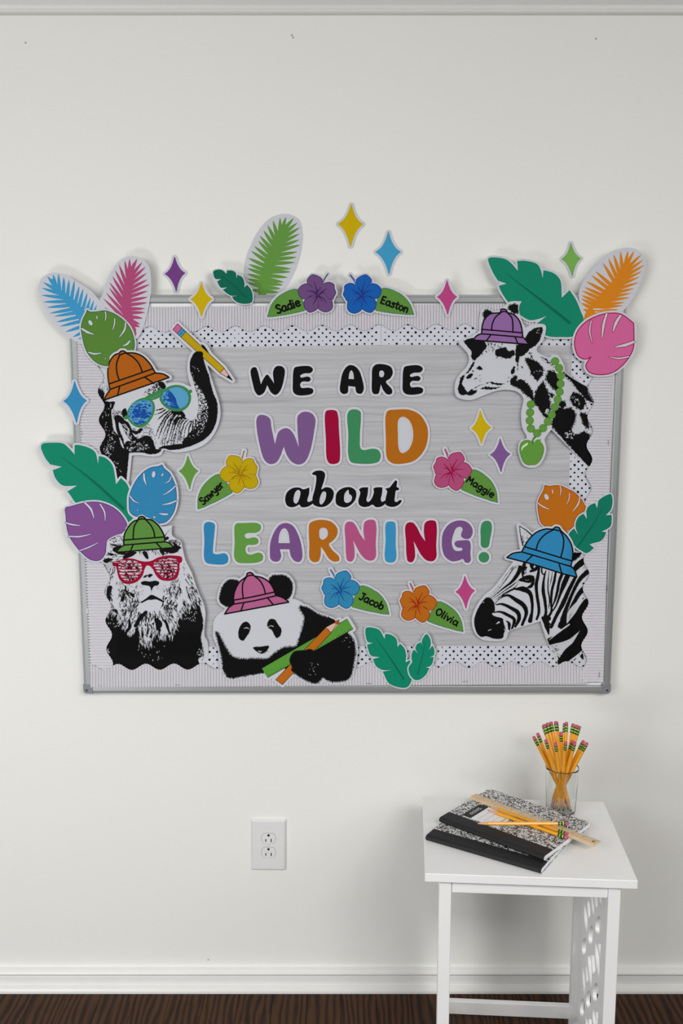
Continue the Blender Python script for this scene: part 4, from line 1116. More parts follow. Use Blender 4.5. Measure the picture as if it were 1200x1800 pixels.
ele.ink('pencil_wood', [pl('B', '1055,515c 1058,500c 1068,502c 1070,488c 1078,490c 1085,475c 1119,529c 1105,545c')], col('pencil_wood', (208, 170, 152)), 2, parent=pen)
ele.ink('pencil_lead', [pl('B', '1105,545c 1119,529c 1150,572c')], BLACK, 2, parent=pen)
ele.ink('pencil_lines', [stroke(op('B', t), .9) for t in ('685,175 722,130', '722,130 1085,475', '1085,475 1150,572', '1150,572 1055,515', '1055,515 685,175', '722,205 757,160', '750,235 785,190', '736,220 771,175', '1055,515 1058,500', '1058,500 1068,502', '1068,502 1070,488', '1070,488 1078,490', '1078,490 1085,475')], BLACK, 3, parent=pen)
tip = ele.ink('trunk_tip', [pl('B', '820,450 835,385 858,352 880,345 915,350 922,372 916,392 925,420 880,460')], BLACK, 4)
hat(ele, 'B', HAT_E, None, ['185,600 360,540 530,480', '195,642 370,580 548,514', '272,372 248,440 250,510 268,572', '318,357 380,395 420,440 446,502', '270,622 255,690', '470,548 537,596', '268,374 295,365 320,355'], 'hat_orange', (164, 88, 18))

# ------------------------------------------------------------------ lion
HAT_L = '232,470c 260,430 320,385c 320,310 335,240 375,170 430,110 488,85 495,62 530,50 565,65 575,82 640,90 710,140 760,210 795,290 798,345c 850,360 905,415c'
l_card = [closed(raw('a3', '50,585c 110,470 130,330 230,270 320,240 345,180 430,90 490,45 530,30 590,60 700,110 760,165 885,155c 885,270 985,345 1010,440 1040,560 1110,700 1160,850 1210,980') +
                 raw('a4', '1150,180 1175,300 1165,450 1165,560 1195,620 1200,1010c -50,1010c -50,330c 40,300 75,200 52,90 70,-30') + raw('a3', '88,1000 100,800 135,650c'))]
lion = Card('lion_cutout', 'black and white lion cutout in green hat and red slatted glasses', 'paper animal', 9, (265, 1040), 'safari animal cutouts',
            fn=lambda X, Y: 0.7 + 9.8 * np.minimum(np.maximum(sstep(X, 197, 226), 1 - sstep(Y, 985, 1003)), 1 - sstep(Y, 1100, 1163)))
lion.body(l_card)
I = Ink(165, 905, 362, 1190, 0.8, seed=11)
I.polys('a4', ['-60,420c 60,370 130,270 190,275 205,340 240,400 280,470 345,525 400,480 435,440 445,560 470,640 540,665 590,570 630,500 655,440 690,500 690,580 750,545 800,565 830,480 880,350 930,250 940,180 1000,230 1090,170 1120,260 1145,380 1140,480 1120,560 1130,650 1140,780 1090,830 1112,890 1112,1010c -60,1010c'])
for t in ('320,380 330,460 280,490', '200,320 190,400', '230,380 215,440', '350,400 345,480 345,530'): I.lines('a4', [(t, [14, 10, 3])], -1)
chest = pl('a4', '380,430 470,300 560,290 700,300 760,420 820,520 760,600 640,560 560,680 460,640 400,540')
I.tone(pl('a4', '440,300 560,280 640,300 660,420 620,480 560,640 520,560 470,640 440,520'), -.18, 1.6, 3, ax=1.6, ay=.4, seed=5, grad=lambda X, Y: (Y - 1095) * .006)
I.lines('a4', [('515,290 450,360 400,440', [40, 46, 40]), ('640,370 660,430 640,470', [36, 80, 40]), ('730,380 760,460 800,560', [26, 36, 30]), ('530,400 540,500 520,560', [8, 18, 8]), ('570,430 590,520 580,590', [8, 16, 8]), ('480,450 470,540 480,600', [8, 14, 6]), ('330,370 335,460 300,500', [20, 40, 30]), ('620,300 620,380 640,420', [8, 20, 30]), ('680,300 710,380 740,420', [6, 16, 10])])
I.lines('a4', [('455,470 450,560 470,620', [6, 22, 6]), ('540,540 545,600 535,660', [8, 16, 4]), ('590,480 595,540 570,590', [6, 14, 4]), ('690,480 680,540 690,580', [8, 22, 5]), ('770,430 790,500 805,560', [6, 18, 5]), ('500,380 490,450 500,520', [8, 18, 6]), ('610,420 620,470 640,500', [6, 14, 4])], -1)
I.hairs(pl('a4', '420,640 700,600 680,820 480,820'), 26, 92, 16, 2.2, .5, -1)
I.hairs(pl('a4', '90,340 200,300 240,440 180,480 90,430'), 24, 80, 30, 2.2, .55, -1)
I.hairs(pl('a4', '900,220 1060,230 1060,390 900,340'), 36, 80, 40, 2.0, .55, -1)
I.hairs(pl('a4', '75,690 110,720 110,760 80,740'), 12, 60, 40, 1.8, .5, -1)
I.hairs(pl('a4', '1090,700 1140,700 1140,820 1090,820'), 26, 110, 40, 2.2, .5, -1)
# cheeks and mane hair
I.hairs(pl('a4', '230,60 400,40 440,200 360,330 250,300 210,160'), 75, lambda x, y: 105 + (x - 225) * .5, 18, 8.0, 1.0)
I.hairs(pl('a4', '730,20 900,0 880,180 800,330 720,260'), 65, lambda x, y: 95 - (x - 305) * .8, 18, 8.0, 1.0)
I.hairs(pl('a4', '260,200 440,230 420,400 300,400'), 60, 112, 14, 7.5, .75)
I.hairs(pl('a4', '720,220 800,240 800,400 720,330'), 40, 65, 14, 7, .75)
I.hairs(pl('a4', '960,0 1040,0 1120,180 1060,230 980,130'), 44, 62, 12, 8, .9)
I.hairs(pl('a4', '480,290 720,290 700,360 500,360'), 44, 92, 12, 6, .6)
I.hairs(pl('a3', '240,780 340,830 480,860 470,1000 300,1050 230,900'), 60, 75, 22, 5, .55)
I.hairs(pl('a3', '900,760 1000,770 980,960 860,1000 830,900'), 60, 105, 16, 6, .6)
I.hairs(pl('a3', '1030,700 1090,720 1180,1000 1080,960 1040,820'), 26, 62, 10, 7, .85)
I.hairs(pl('a3', '980,580 1050,590 1030,680 980,680'), 10, 150, 30, 3, .6)
I.hairs(pl('a3', '450,840 540,850 540,960 460,960'), 18, 80, 40, 2, .4)
I.hairs(pl('a3', '700,840 800,830 790,920 720,920'), 16, 70, 50, 2, .4)
I.hairs(pl('a3', '115,720 190,640 220,680 170,780 140,880 120,1040 100,1060'), 46, 115, 20, 6, .9)
I.hairs(pl('a4', '65,20 130,10 120,110 140,230 100,250 60,120'), 36, 75, 22, 5, 1.0)
I.polys('a3', ['520,822 560,805 620,812 690,802 735,820 725,850 670,870 642,925 622,870 560,855 525,845', '500,1060c 580,1010 640,968 720,1000 800,1045c 780,1055 700,1022 650,1027 600,1030 530,1062',
              '540,770 575,735 600,740 575,765', '600,735 640,722 660,735 640,755 610,770', '310,545 350,475 475,468 440,500 390,530', '535,465 582,460 608,548 585,548', '735,440 792,440 785,512',
              '185,430 290,385 240,472 200,460', '130,485 180,478 212,500 170,512', '72,572 125,538 195,550 150,580 120,600', '150,370 230,380 262,400 210,400', '895,345 960,395 985,405 935,470 850,482 900,415', '800,300 838,285 850,310 800,330', '232,472 345,460 330,498 262,492', '775,432 905,416 865,470 800,468'])
I.polys('a4', ['65,60 100,0 130,20 110,100 110,180 80,150', '240,130 280,80 275,150 230,180', '345,70 385,90 390,125 360,120'])
I.lines('a3', [('795,285 830,235 872,188', [14, 7, 3]), ('400,1060 440,1050 500,1052', [3, 9, 14]), ('340,870 345,930 400,1010', [20, 26, 10]), ('640,915 642,975', [3, 3])])
I.hairs(pl('a3', '160,300 310,260 310,400 200,430'), 40, 205, 24, 5, .7)
I.hairs(pl('a3', '110,480 260,450 330,500 300,560 120,600'), 36, 195, 22, 5, .75)
I.hairs(pl('a3', '840,340 950,330 980,440 860,480 780,500'), 50, -25, 28, 6, .8)
I.hairs(pl('a3', '470,460 740,445 780,500 700,480 500,480'), 26, 90, 14, 4.5, .7)
I.hairs(pl('a3', '330,480 480,470 400,540 300,550'), 20, 130, 25, 5, .9)
edgeR = pl('a4', '1090,170 1120,260 1145,380 1140,480 1120,560 1130,650 1140,780 1000,780 1000,200')
I.fringe(edgeR, 3.2, 4.5, .8, 1, ang=70, i0=0, i1=.45)
for pts_, an_ in (('130,290 200,345 245,410 285,475 345,525 400,480 440,450', -72), ('800,560 830,480 880,350 930,250 945,190 1000,235 1080,180', -110), ('445,560 470,640 540,660 590,570 640,500 690,580 760,550 800,565', -92)):
    q_ = op('a4', pts_, 1.6)
    for x_, y_ in q_:
        I.hair(x_, y_, math.radians(an_ + I.R.randn() * 14), 4 + 6 * I.R.rand(), .55 + .5 * I.R.rand(), 1)
        if I.R.rand() < .75: I.hair(x_ + I.R.randn(), y_ - 1, math.radians(180 + an_ + I.R.randn() * 12), 4 + 7 * I.R.rand(), .5 + .5 * I.R.rand(), -1)
I.rough(.3, 1.5, ax=1.2, ay=.8)
I.cut([offset(l_card, -1.0, 1.0)[0]])
lion.field('print', I, INK, 1)
FR = '185,590 250,570 330,545 430,545 510,570 570,578 640,570 720,530 820,508 900,508 995,525 1000,580 975,600 970,680 940,770 880,800 810,805 740,785 690,730 660,670 620,630 590,625 565,660 540,740 480,810 400,840 320,835 260,790 235,720 215,640 190,640'
l1, l2 = pl('a3', '255,600 340,568 440,568 525,610 537,660 517,720 468,778 390,806 322,798 272,750 252,690'), pl('a3', '663,602 720,565 800,540 888,540 945,563 950,640 930,718 888,766 820,776 752,752 703,700 673,650')
RED = col('glasses_red', (146, 8, 46))
fr = lion.ink('slatted_glasses', [pl('a3', FR)], RED, 2)
EYE = ink_mat('eye_print', (36, 8, 18), (188, 188, 196))
for L, sd_ in ((l1, 21), (l2, 22)):
    J = Ink(*(L.min(0) - 2), *(L.max(0) + 2), .8, seed=sd_); J.full = True
    J.tone(L, -.2, 2.6, 3.0, ax=.9, ay=1.3, seed=sd_, grad=lambda X, Y: .35 * np.exp(-((X - L[:, 0].mean()) / 8)**2))
    J.cut([L])
    lens = lion.field('lens', J, EYE, 3, parent=fr)
for L in (l1, l2):
    y0_, y1_ = L[:, 1].min(), L[:, 1].max()
    bars = []
    for k in range(1, 7):
        y = y0_ + (y1_ - y0_) * k / 7.0
        e = []
        for a, b in zip(L, np.roll(L, -1, 0)):
            if (a[1] - y) * (b[1] - y) < 0: e.append(a[0] + (b[0] - a[0]) * (y - a[1]) / (b[1] - a[1]))
        if len(e) >= 2: bars.append(stroke(np.array([(min(e), y + .4), (max(e), y - .4)]), 2.0))
    for b_ in bars: lion.ink('slat', [b_], RED, 4, parent=fr)
hat(lion, 'a3', HAT_L, None, ['322,325 560,308 795,290', '325,385 560,365 800,346', '488,88 445,160 432,240 430,318', '575,85 640,160 675,240 680,298', '430,378 395,462', '700,358 762,428', '488,88 530,78 578,85'], 'hat_green', (86, 132, 58))

# ------------------------------------------------------------------ panda
HAT_P = '140,395c 170,350 205,325c 203,270 215,225 245,170 293,130 297,112 318,104 338,115 342,125 400,140 450,170 480,215 498,265c 545,280 592,312c'
EAR1, EAR2 = '105,300 112,240 130,195 165,160 235,165 260,250 230,310 180,345 130,330', '450,175 470,130 520,125 570,130 610,175 612,240 585,290 500,280'
HEAD = '140,390 600,305 690,350 700,430 690,500 640,620 540,640 400,720 200,700 120,600 80,520 82,450'
BODY = '80,520 110,640 125,760 170,842 300,825 420,808 500,800 600,790 640,820 720,867 795,882 840,845 880,870 940,872 1010,850 1045,740 1055,620 1030,545 980,500 900,440 780,395 690,345 500,500'
RUL, PEN = '400,778c 1000,430c 1043,500c 440,845c', '945,437c 885,530c 545,893c 497,858c 850,490c 910,455c'
p_card = offset([pl('E', t) for t in (HAT_P, EAR1, EAR2, HEAD, BODY, RUL, PEN)], 4.7, 1.0)
panda = Card('panda_cutout', 'panda cutout in pink hat holding a green ruler and orange pencil', 'paper animal', 7.4, (500, 1110), 'safari animal cutouts', curl=(1, 0, .8))
panda.body(p_card)
I = Ink(370, 1000, 632, 1208, 0.8, seed=31)
e1, e2 = pl('E', EAR1), pl('E', EAR2)
I.poly(e1); I.poly(e2); I.fringe(e1, 1.6, 2.0, .7); I.fringe(e2, 1.6, 2.0, .7)
bd = pl('E', '78,520 100,545 130,600 160,660 200,700 270,715 360,712 440,712 500,668 560,635 640,625 668,560 690,480 700,420 665,345 720,352 800,400 910,440 980,510 1030,560 1055,620 1045,740 1010,850 930,870 870,865 830,842 790,880 720,865 640,820 600,790 560,775 420,805 300,825 175,842 135,800 120,700 95,600')
I.poly(bd); I.fringe(bd, 1.7, 3.2, .65, spread=25)
I.polys('E', ['235,545 240,500 265,460 292,450 320,475 315,520 290,560 270,585 245,575', '437,470 455,433 490,435 515,470 538,505 530,550 505,567 485,540 470,510 445,495'])
nose = pl('E', '338,632 400,625 450,620 440,650 405,676 370,665'); I.poly(nose)
I.lines('E', [('275,500 290,492 310,500', [3, 5, 3]), ('447,488 465,478 482,486', [3, 5, 3]), ('375,655 390,662 400,658', [3, 8, 3])], -1)
I.hairs(pl('E', '380,655 440,650 420,690 390,680'), 8, 90, 40, 1.5, .4)
I.hairs(pl('E', '720,770 830,720 840,780 760,820'), 16, 70, 50, 1.4, .5, -1)
I.hairs(pl('E', '960,580 1040,560 1050,650 960,640'), 8, 70, 50, 1.3, .45, -1)
I.rough(.35, 1.3)
I.cut([offset(p_card, -1.2, 1.0)[0]])
panda.field('print', I, INK, 1)
rl = panda.ink('ruler', [pl('E', RUL)], col('ruler_green', (84, 144, 54)), 2)
A_, B_ = np.array([360 + 440/4, 980 + 845/4]), np.array([360 + 1043/4, 980 + 500/4]); nrm = np.array([-(500-845)/4., (1043-440)/4.]); nrm = nrm / np.linalg.norm(nrm) * -1
nv = np.array([(400-440)/4., (778-845)/4.]); nv /= np.linalg.norm(nv)
panda.ink('ruler_marks', [stroke(np.array([A_ + (B_ - A_) * t, A_ + (B_ - A_) * t + nv * (4.0 if k % 5 == 0 else 2.6)]), .7) for k, t in enumerate(np.linspace(.03, .97, 36))] + [ring_stroke(pl('E', RUL), .8)], BLACK, 3, parent=rl)
pp = panda.ink('pencil', [pl('E', '885,530c 545,893c 497,858c 850,490c 860,503c 870,505c 872,518c 882,520c')], col('pencil_orange', (176, 98, 22)), 4)
panda.ink('pencil_wood', [pl('E', '850,490c 860,503c 870,505c 872,518c 882,520c 885,530c 938,465c 905,462c')], col('pencil_wood', (208, 170, 152)), 4, parent=pp)
panda.ink('pencil_lead', [pl('E', '905,462c 920,445c 945,437c 935,470c')], col('lead_orange', (190, 90, 20)), 5, parent=pp)
panda.ink('pencil_band', [pl('E', '497,858c 545,893c 535,893c 505,872c')], PAPER, 5, parent=pp)
panda.ink('pencil_lines', [stroke(op('E', t), .8) for t in ('945,437 885,530', '885,530 545,893', '545,893 497,858', '497,858 850,490', '850,490 910,455', '910,455 945,437', '850,490 860,503', '860,503 870,505', '870,505 872,518', '872,518 882,520', '882,520 885,530')], BLACK, 6, parent=pp)
paw = pl('E', '600,700 615,670 640,655 700,650 740,642 780,655 850,640 860,800 800,858 720,860 650,818 605,790 612,770 595,730')
panda.ink('paw', [orient(zigzag(paw, .9, 2.3))], BLACK, 7)
Rp = random.Random(8)
panda.ink('paw_speckles', [ellipse(360 + Rp.uniform(725, 800) / 4, 980 + Rp.uniform(735, 825) / 4, .35 + .5 * Rp.random(), .3 + .4 * Rp.random(), Rp.uniform(0, 3), 8) for _ in range(16)], PAPER, 8)  # white speckles printed on the black paw
hat(panda, 'E', HAT_P, None, ['205,298 350,272 496,240', '205,326 350,302 498,268', '295,132 268,180 265,240 270,282', '342,124 385,160 412,205 425,250', '272,322 255,370', '445,288 482,332', '295,132 318,124 342,124'], 'hat_pink', (168, 90, 132), level=9)

# ------------------------------------------------------------------ zebra
HAT_Z = '360,318c 400,290 465,278c 490,230 520,185 570,140 630,118 685,118 700,105 725,108 740,130 780,170 810,220 825,280 822,340 812,380c 840,410 858,462c 700,415 540,365'
FACE_Z = '445,95c 500,130 545,170 640,200 860,300 945,290 990,330 990,1100c 750,1100c 700,1000 645,860 610,745c 480,785 360,830 340,885 270,893 195,882 150,840 132,760 150,690 210,600 280,540 350,450 430,350 470,330 460,200'
z_card = offset([pl('G', HAT_Z), pl('G', FACE_Z)], 4.4, 1.0)
zeb = Card('zebra_cutout', 'black and white zebra cutout in blue hat', 'paper animal', 8, (930, 1040), 'safari animal cutouts',
           fn=lambda X, Y: 0.7 + 9.2 * np.minimum(1 - sstep(X, 990, 1021) * sstep(Y, 950, 985), 1 - sstep(Y, 1105, 1158)))
zeb.body(z_card)
I = Ink(825, 915, 1050, 1180, 0.8, seed=41)
muz = pl('b1', '220,375 270,380 315,430 330,480 330,550 295,590 320,615 410,640 440,655 450,720 465,760 470,800 450,850 440,905 380,925 300,915 220,888 150,895 100,850 65,760 60,660 90,560 150,450')
I.poly(muz)
I.lines('b1', [('350,720 385,700', [6, 22]), ('245,810 280,795', [8, 10]), ('175,440 185,436', [8, 8]), ('450,660 460,720 490,760 500,810', [16, 14, 14, 10]), ('455,790 470,820', [8, 8])], -1)
I.lines('b1', [('345,470 420,460 540,510 635,575 650,650 600,760', [14, 36, 46, 56, 50, 26]), ('410,372 500,345 600,400 710,480 745,570 690,735', [14, 40, 60, 62, 42, 36]),
               ('310,570 400,562 520,615 585,660 580,720 555,785', [16, 26, 42, 44, 44, 26]), ('585,265 700,262 790,315 822,450 820,560 795,680', [16, 76, 54, 40, 36, 60]), ('475,680 515,710 520,795', [8, 46, 26]),
               ('285,385 420,270 560,160 640,50 665,-20', [8, 16, 28, 50, 60]), ('305,395 450,290 560,215 640,150', [6, 12, 18, 8]), ('320,420 470,310 600,235 650,165', [6, 12, 14, 6]), ('330,450 400,375 500,305 600,255', [5, 10, 16, 20]),
               ('270,375 400,240 500,105 575,-10', [5, 9, 13, 13]), ('250,362 390,215 470,90 545,-10', [2.5, 4, 7, 7]), ('330,280 390,210', [4, 4]), ('330,470 370,415 430,375', [3, 8, 8]), ('840,130 828,190 800,232 750,245', [34, 44, 40, 16]),
               ('700,95 695,40 720,-20', [26, 34, 50]), ('745,60 735,10 750,-20', [6, 10, 16]), ('800,30 850,10 890,-20', [30, 44, 50])])
eye = pl('b1', '640,148 700,102 780,76 850,95 838,140 790,182 720,172'); I.poly(eye)
I.lines('b1', [('735,140 755,150', [5, 4]), ('770,142 780,146', [5, 4])], -1)
I.lines('a7', [('488,262 470,380 450,480 458,620 480,760 482,850 455,930', [26, 42, 44, 40, 40, 38, 30]), ('570,315 545,430 538,560 560,700 572,850 545,935', [16, 30, 46, 42, 36, 46]), ('520,275 522,340 545,360 575,310', [20, 22, 16, 12]),
               ('612,320 600,450 600,560 620,680 608,795', [8, 14, 18, 22, 8]), ('655,330 640,430 616,520', [10, 12, 4]), ('700,320 680,440 650,560 640,700 640,840 600,905', [28, 36, 34, 30, 30, 36]),
               ('780,350 742,450 722,560 690,680 652,785', [44, 38, 38, 30, 10]), ('850,380 800,490 745,640 700,760 640,850 605,910', [70, 66, 38, 26, 18, 12]), ('960,400 870,560 785,740 700,900 640,1030', [46, 54, 60, 46, 42]),
               ('1110,340 1020,430 910,620 820,830 750,1020', [64, 48, 46, 56, 54]), ('1140,500 1030,590 930,740 850,900 780,1030', [84, 60, 52, 62, 66]), ('410,400 400,480 340,520', [14, 26, 12]), ('300,210 280,290 290,350', [40, 44, 26]),
               ('320,215 318,300 310,350', [6, 10, 8]), ('390,215 400,280 440,300', [60, 40, 8])])
I.polys('a7', ['1060,725 1110,790 1130,820 1110,880 980,1000 880,1100 760,1120 850,980 950,870', '545,905 610,880 640,930 610,960 640,1000 600,1010 560,970'])
I.lines('a7', [('1050,680 960,760 870,860 845,975', [26, 44, 46, 14])], -1)
I.lines('G', [('940,660 890,760 770,865 660,912', [96, 104, 84, 50]), ('930,850 870,940 800,1005 750,1060', [96, 92, 86, 56]), ('612,742 640,790 655,860', [20, 40, 8])])
I.polys('G', ['830,290 890,268 885,305 830,345', '942,318 930,352 862,412 818,445 828,392 895,332', '880,1020 900,1000 905,1045', '725,1020 770,1080 745,1085'])
I.lines('G', [('655,870 690,820 730,760', [6, 12, 10]), ('660,900 740,830 800,790', [4, 10, 10])], -1)
I.lines('G', [('450,97 500,130 542,168', [6, 8, 10]), ('449,100 458,170 475,235', [5, 7, 10])])
I.hairs(pl('G', '455,170 500,140 520,170 480,240'), 22, 80, 40, 2.4, .6)
I.hairs(pl('G', '830,270 890,260 880,320 830,345'), 26, -35, 14, 4, .7)
I.hairs(pl('G', '880,340 945,310 930,360 870,400'), 24, -35, 14, 4, .8)
I.hairs(pl('G', '670,920 700,930 765,1080 730,1060'), 30, 60, 40, 2.4, .7)
I.hairs(pl('G', '400,370 460,345 440,380 380,420'), 16, 130, 10, 4, .4)
I.rough(.22, 2.2)
I.cut([offset(z_card, -1.0, 1.0)[0]])
zeb.field('print', I, INK, 1)
hat(zeb, 'G', HAT_Z, None, ['485,242 650,292 825,346', '467,279 640,330 811,382', '688,122 630,155 585,205 565,264', '735,130 757,180 757,240 740,314', '540,303 490,352', '728,366 746,430', '685,120 710,126 740,132'], 'hat_blue', (46, 128, 176))

# ------------------------------------------------------------------ giraffe
HAT_G = '168,592c 195,565 220,555c 222,520 235,475 270,440 330,430 332,415 348,411 365,418 370,430 410,445 440,480 455,530 460,575c 480,595 495,618c'
g_card = [closed(raw('H', '105,590c 150,575 205,540c 208,450 228,405 265,408 300,425 350,395 385,368 455,365c 440,395 445,450 475,520c 520,500 592,505 595,545 575,600 545,635c') +
                 raw('a6', '400,130 560,210 600,180 680,190 735,270 765,340 770,395 900,490 1080,590 1210,640c 1210,1790c 1130,1712c 590,1165c 545,1215 500,1290 520,1400 500,1520 420,1640 320,1668 220,1630 165,1510 148,1400 180,1310 262,1272 205,1130 190,950 215,740 130,660 0,640') +
                 raw('a5', '860,878 700,900 480,980 300,1045 150,1030 60,980 35,880 50,740 120,620 230,500 265,400 250,300 180,210 110,130 105,70'))]
gir = Card('giraffe_cutout', 'black and white giraffe cutout in purple hat with bead necklace', 'paper animal', 9, (920, 680), 'safari animal cutouts',
           fn=lambda X, Y: 0.7 + 9.6 * (1 - sstep(X, 985, 1029)))
gir.body(g_card)
I = Ink(798, 530, 1055, 835, 0.8, seed=51)
I.polys('a5', ['170,85c 300,40 520,95 548,180 490,270 410,355 345,410 300,335 310,260 240,180', '700,330 698,235 790,200 880,190 890,240 1000,240 1012,275 955,355 860,375 780,345', '1030,150c 1200,130 1290,140 1200,280 1110,340 1088,345 1062,440 1030,430 1015,280',
              '215,690 270,625 330,612 320,660 250,702', '88,880 112,770 140,760 200,860 242,940 185,970 120,955', '220,950 290,892 400,888 360,940 280,972', '610,745 700,768 850,775 780,802 700,797 620,772', '450,860 540,827 640,837 795,835 620,872',
              '385,540 432,488 475,520 482,550', '940,590 1000,490 1005,600 960,632', '940,785 958,690 1045,648 1010,742 1120,700 1150,800 1200,880'])
I.lines('a5', [('345,440 250,590 190,625', [36, 34, 10]), ('190,640 150,700 130,760', [20, 60, 40]), ('240,930 320,870 450,800 480,790', [10, 14, 12, 4]), ('510,790 590,757', [6, 10]), ('890,690 935,665', [10, 14]), ('1050,450 1058,520 1050,575', [16, 12, 8]), ('880,750 905,738', [8, 8]), ('340,710 385,690', [6, 20]), ('1120,500 1140,530', [10, 14])])
I.hairs(pl('a5', '480,110 800,110 780,220 560,260 470,320 420,340'), 70, 65, 25, 3.0, .55)
I.hairs(pl('a5', '680,200 860,360 800,370 700,340'), 14, 100, 20, 2.4, .5)
I.hairs(pl('a5', '300,580 360,560 330,600'), 8, 160, 30, 2.4, .4)
I.hairs(pl('a5', '270,720 480,640 480,720 300,760'), 12, -40, 25, 1.6, .4)
I.polys('H', ['470,585 495,545 535,522 578,520 572,560 545,615 500,645 445,660 430,640 440,600', '230,440 245,416 282,428 272,450 240,478', '375,402 400,384 432,390 432,432 400,432'])
for t in ('230,440 245,416 282,428 272,450 240,478', '375,402 400,384 432,390 432,432 400,432'): I.fringe(pl('H', t), 1.5, 2.4, .6)
I.hairs(pl('H', '540,525 575,525 570,560 550,560'), 8, 80, 30, 1.4, .45, -1)
SPOTS = ['250,240 330,235 420,290 480,360 470,430 400,512 320,420 290,330', '520,490 560,385 650,430 690,520 680,640 640,640 560,560', '390,650 440,570 480,540 530,640 560,740 575,880 545,1005 510,1000 420,880 360,800',
         '60,550 75,480 135,455 130,520 205,510 320,620 352,775 300,740 200,650', '600,1060 630,930 700,870 760,890 850,880 915,960 905,1060 860,1140 880,1220 960,1225 1040,1190 1130,1290 1200,1330 1200,1790 1130,1705 850,1400 600,1112',
         '745,400 900,500 1070,595 1085,690 1150,800 1080,775 960,655 870,545 780,460', '840,770 880,680 960,690 1050,780 1025,880 980,900 900,850', '985,950 1050,960 1115,990 1090,1050 1085,1150 1020,1080', '690,800 760,790 780,850 720,880', '560,680 620,700 600,740']
for t in SPOTS:
    L = pl('a6', t); I.poly(L); I.fringe(L, 2.2, 2.6, .7, spread=35)
I.hairs(pl('a6', '300,120 340,130 340,200 310,190'), 8, 100, 20, 3, .6)
I.hairs(pl('a6', '430,190 600,270 640,340 480,250'), 40, 55, 15, 4, .5)
I.hairs(pl('a6', '740,390 950,520 980,560 780,470'), 40, 60, 18, 4.5, .7)
I.hairs(pl('a6', '780,1180 900,1200 880,1280 800,1270'), 22, 70, 50, 2.2, .7, -1)
I.hairs(pl('a6', '320,380 470,380 420,480'), 14, 90, 40, 1.5, .5, -1)
I.hairs(pl('a6', '500,900 560,900 540,960'), 14, 70, 50, 2.2, .8, -1)
I.hairs(pl('a6', '860,690 960,780 1000,850 900,800'), 16, 90, 50, 1.6, .5, -1)
I.rough(.95, 1.6)
I.cut([offset(g_card, -1.0, 1.0)[0]])
gir.field('print', I, INK, 1)
hat(gir, 'H', HAT_G, None, ['222,530 340,540 455,550', '220,556 340,566 460,577', '335,430 300,460 282,500 278,534', '370,432 395,460 402,500 402,547', '275,560 245,600', '415,574 432,614', '330,430 350,425 370,430'], 'hat_purple', (138, 98, 155))
BEAD = col('bead_green', (92, 142, 58)); BEADL = col('bead_edge', (68, 114, 42))
for bx_, by_ in ((637,262),(690,352),(712,455),(708,560),(697,665),(670,765),(630,865),(592,968),(542,1058),(478,1143),(400,1210),(317,1148),(303,1043),(307,937),(318,830)):
    c_ = ell('a6', bx_, by_, 51, 51)
    bd_ = gir.ink('bead', [c_], BEAD, 6)
    gir.ink('bead_edge', [ring_stroke(c_, .6)], BEADL, 7, parent=bd_)
ap = gir.ink('apple', [pl('a6', '170,1420 190,1340 240,1305 310,1310 350,1345 400,1330 450,1335 485,1400 475,1490 430,1580 370,1625 320,1625 290,1630 230,1600 190,1520')], BEAD, 6)
gir.ink('apple_outline', [ring_stroke(pl('a6', '170,1420 190,1340 240,1305 310,1310 350,1345 400,1330 450,1335 485,1400 475,1490 430,1580 370,1625 320,1625 290,1630 230,1600 190,1520'), .8)], BEADL, 7, parent=ap)
gir.ink('apple_highlight', [pl('a6', '193,1445 205,1380 280,1335 272,1365 222,1402')], col('apple_shine', (176, 214, 160)), 8, parent=ap)
gir.ink('apple_stem', [stroke(op('a6', '345,1350 345,1295 375,1258'), [2.6, 2.6, 3.4])], BEADL, 8, parent=ap)
gir.ink('apple_leaf', [pl('a6', '350,1365c 385,1300 450,1290c 435,1340 385,1368')], col('apple_leaf', (84, 150, 40)), 8, parent=ap)
# ================================================================== side table
H = 0.554
WHT = mat('table_white_paint', (238, 238, 237), rough=.42, spec=.45, var=.02, scale=20, bump=.04)
cs_ = [onZ(px, py, H) for px, py in ((742, 1534), (1118, 1550), (1062, 1408), (748, 1401))]
TA = math.atan2((cs_[1].y - cs_[0].y) + (cs_[2].y - cs_[3].y), (cs_[1].x - cs_[0].x) + (cs_[2].x - cs_[3].x))
tc = sum(cs_, Vector()) / 4
TW, TD = 0.400, 0.338
table = tag(empty('side_table', (tc.x, tc.y, 0), TA), 'small white side table with perforated side panels', 'table')
hw, hd = TW / 2, TD / 2
MB().box(-hw, hw, -hd, hd, H - .0175, H, bev=.0012).build('table_top', WHT, table)
lw_ = .0235; ix, iy = hw - .028, hd - .012
for sx in (-1, 1):
    for sy in (-1, 1):
        xi = ix if sy < 0 else ix - .010
        x0, x1 = sorted((sx * xi, sx * (xi - lw_))); y0, y1 = sorted((sy * iy, sy * (iy - .021)))
        MB().box(x0, x1, y0, y1, 0, H - .0176, bev=.001).build('leg', WHT, table)
for sy in (-1, 1):
    y0, y1 = sorted((sy * (iy - .003), sy * (iy - .018)))
    MB().box(-ix + lw_ + .0004, ix - lw_ - .0004, y0, y1, H - .0176 - .028, H - .0178, bev=.0008).build('apron', WHT, table)
Ti = (Matrix.Translation((tc.x, tc.y, 0)) @ Matrix.Rotation(TA, 4, 'Z')).inverted()
Tm = Ti.inverted()
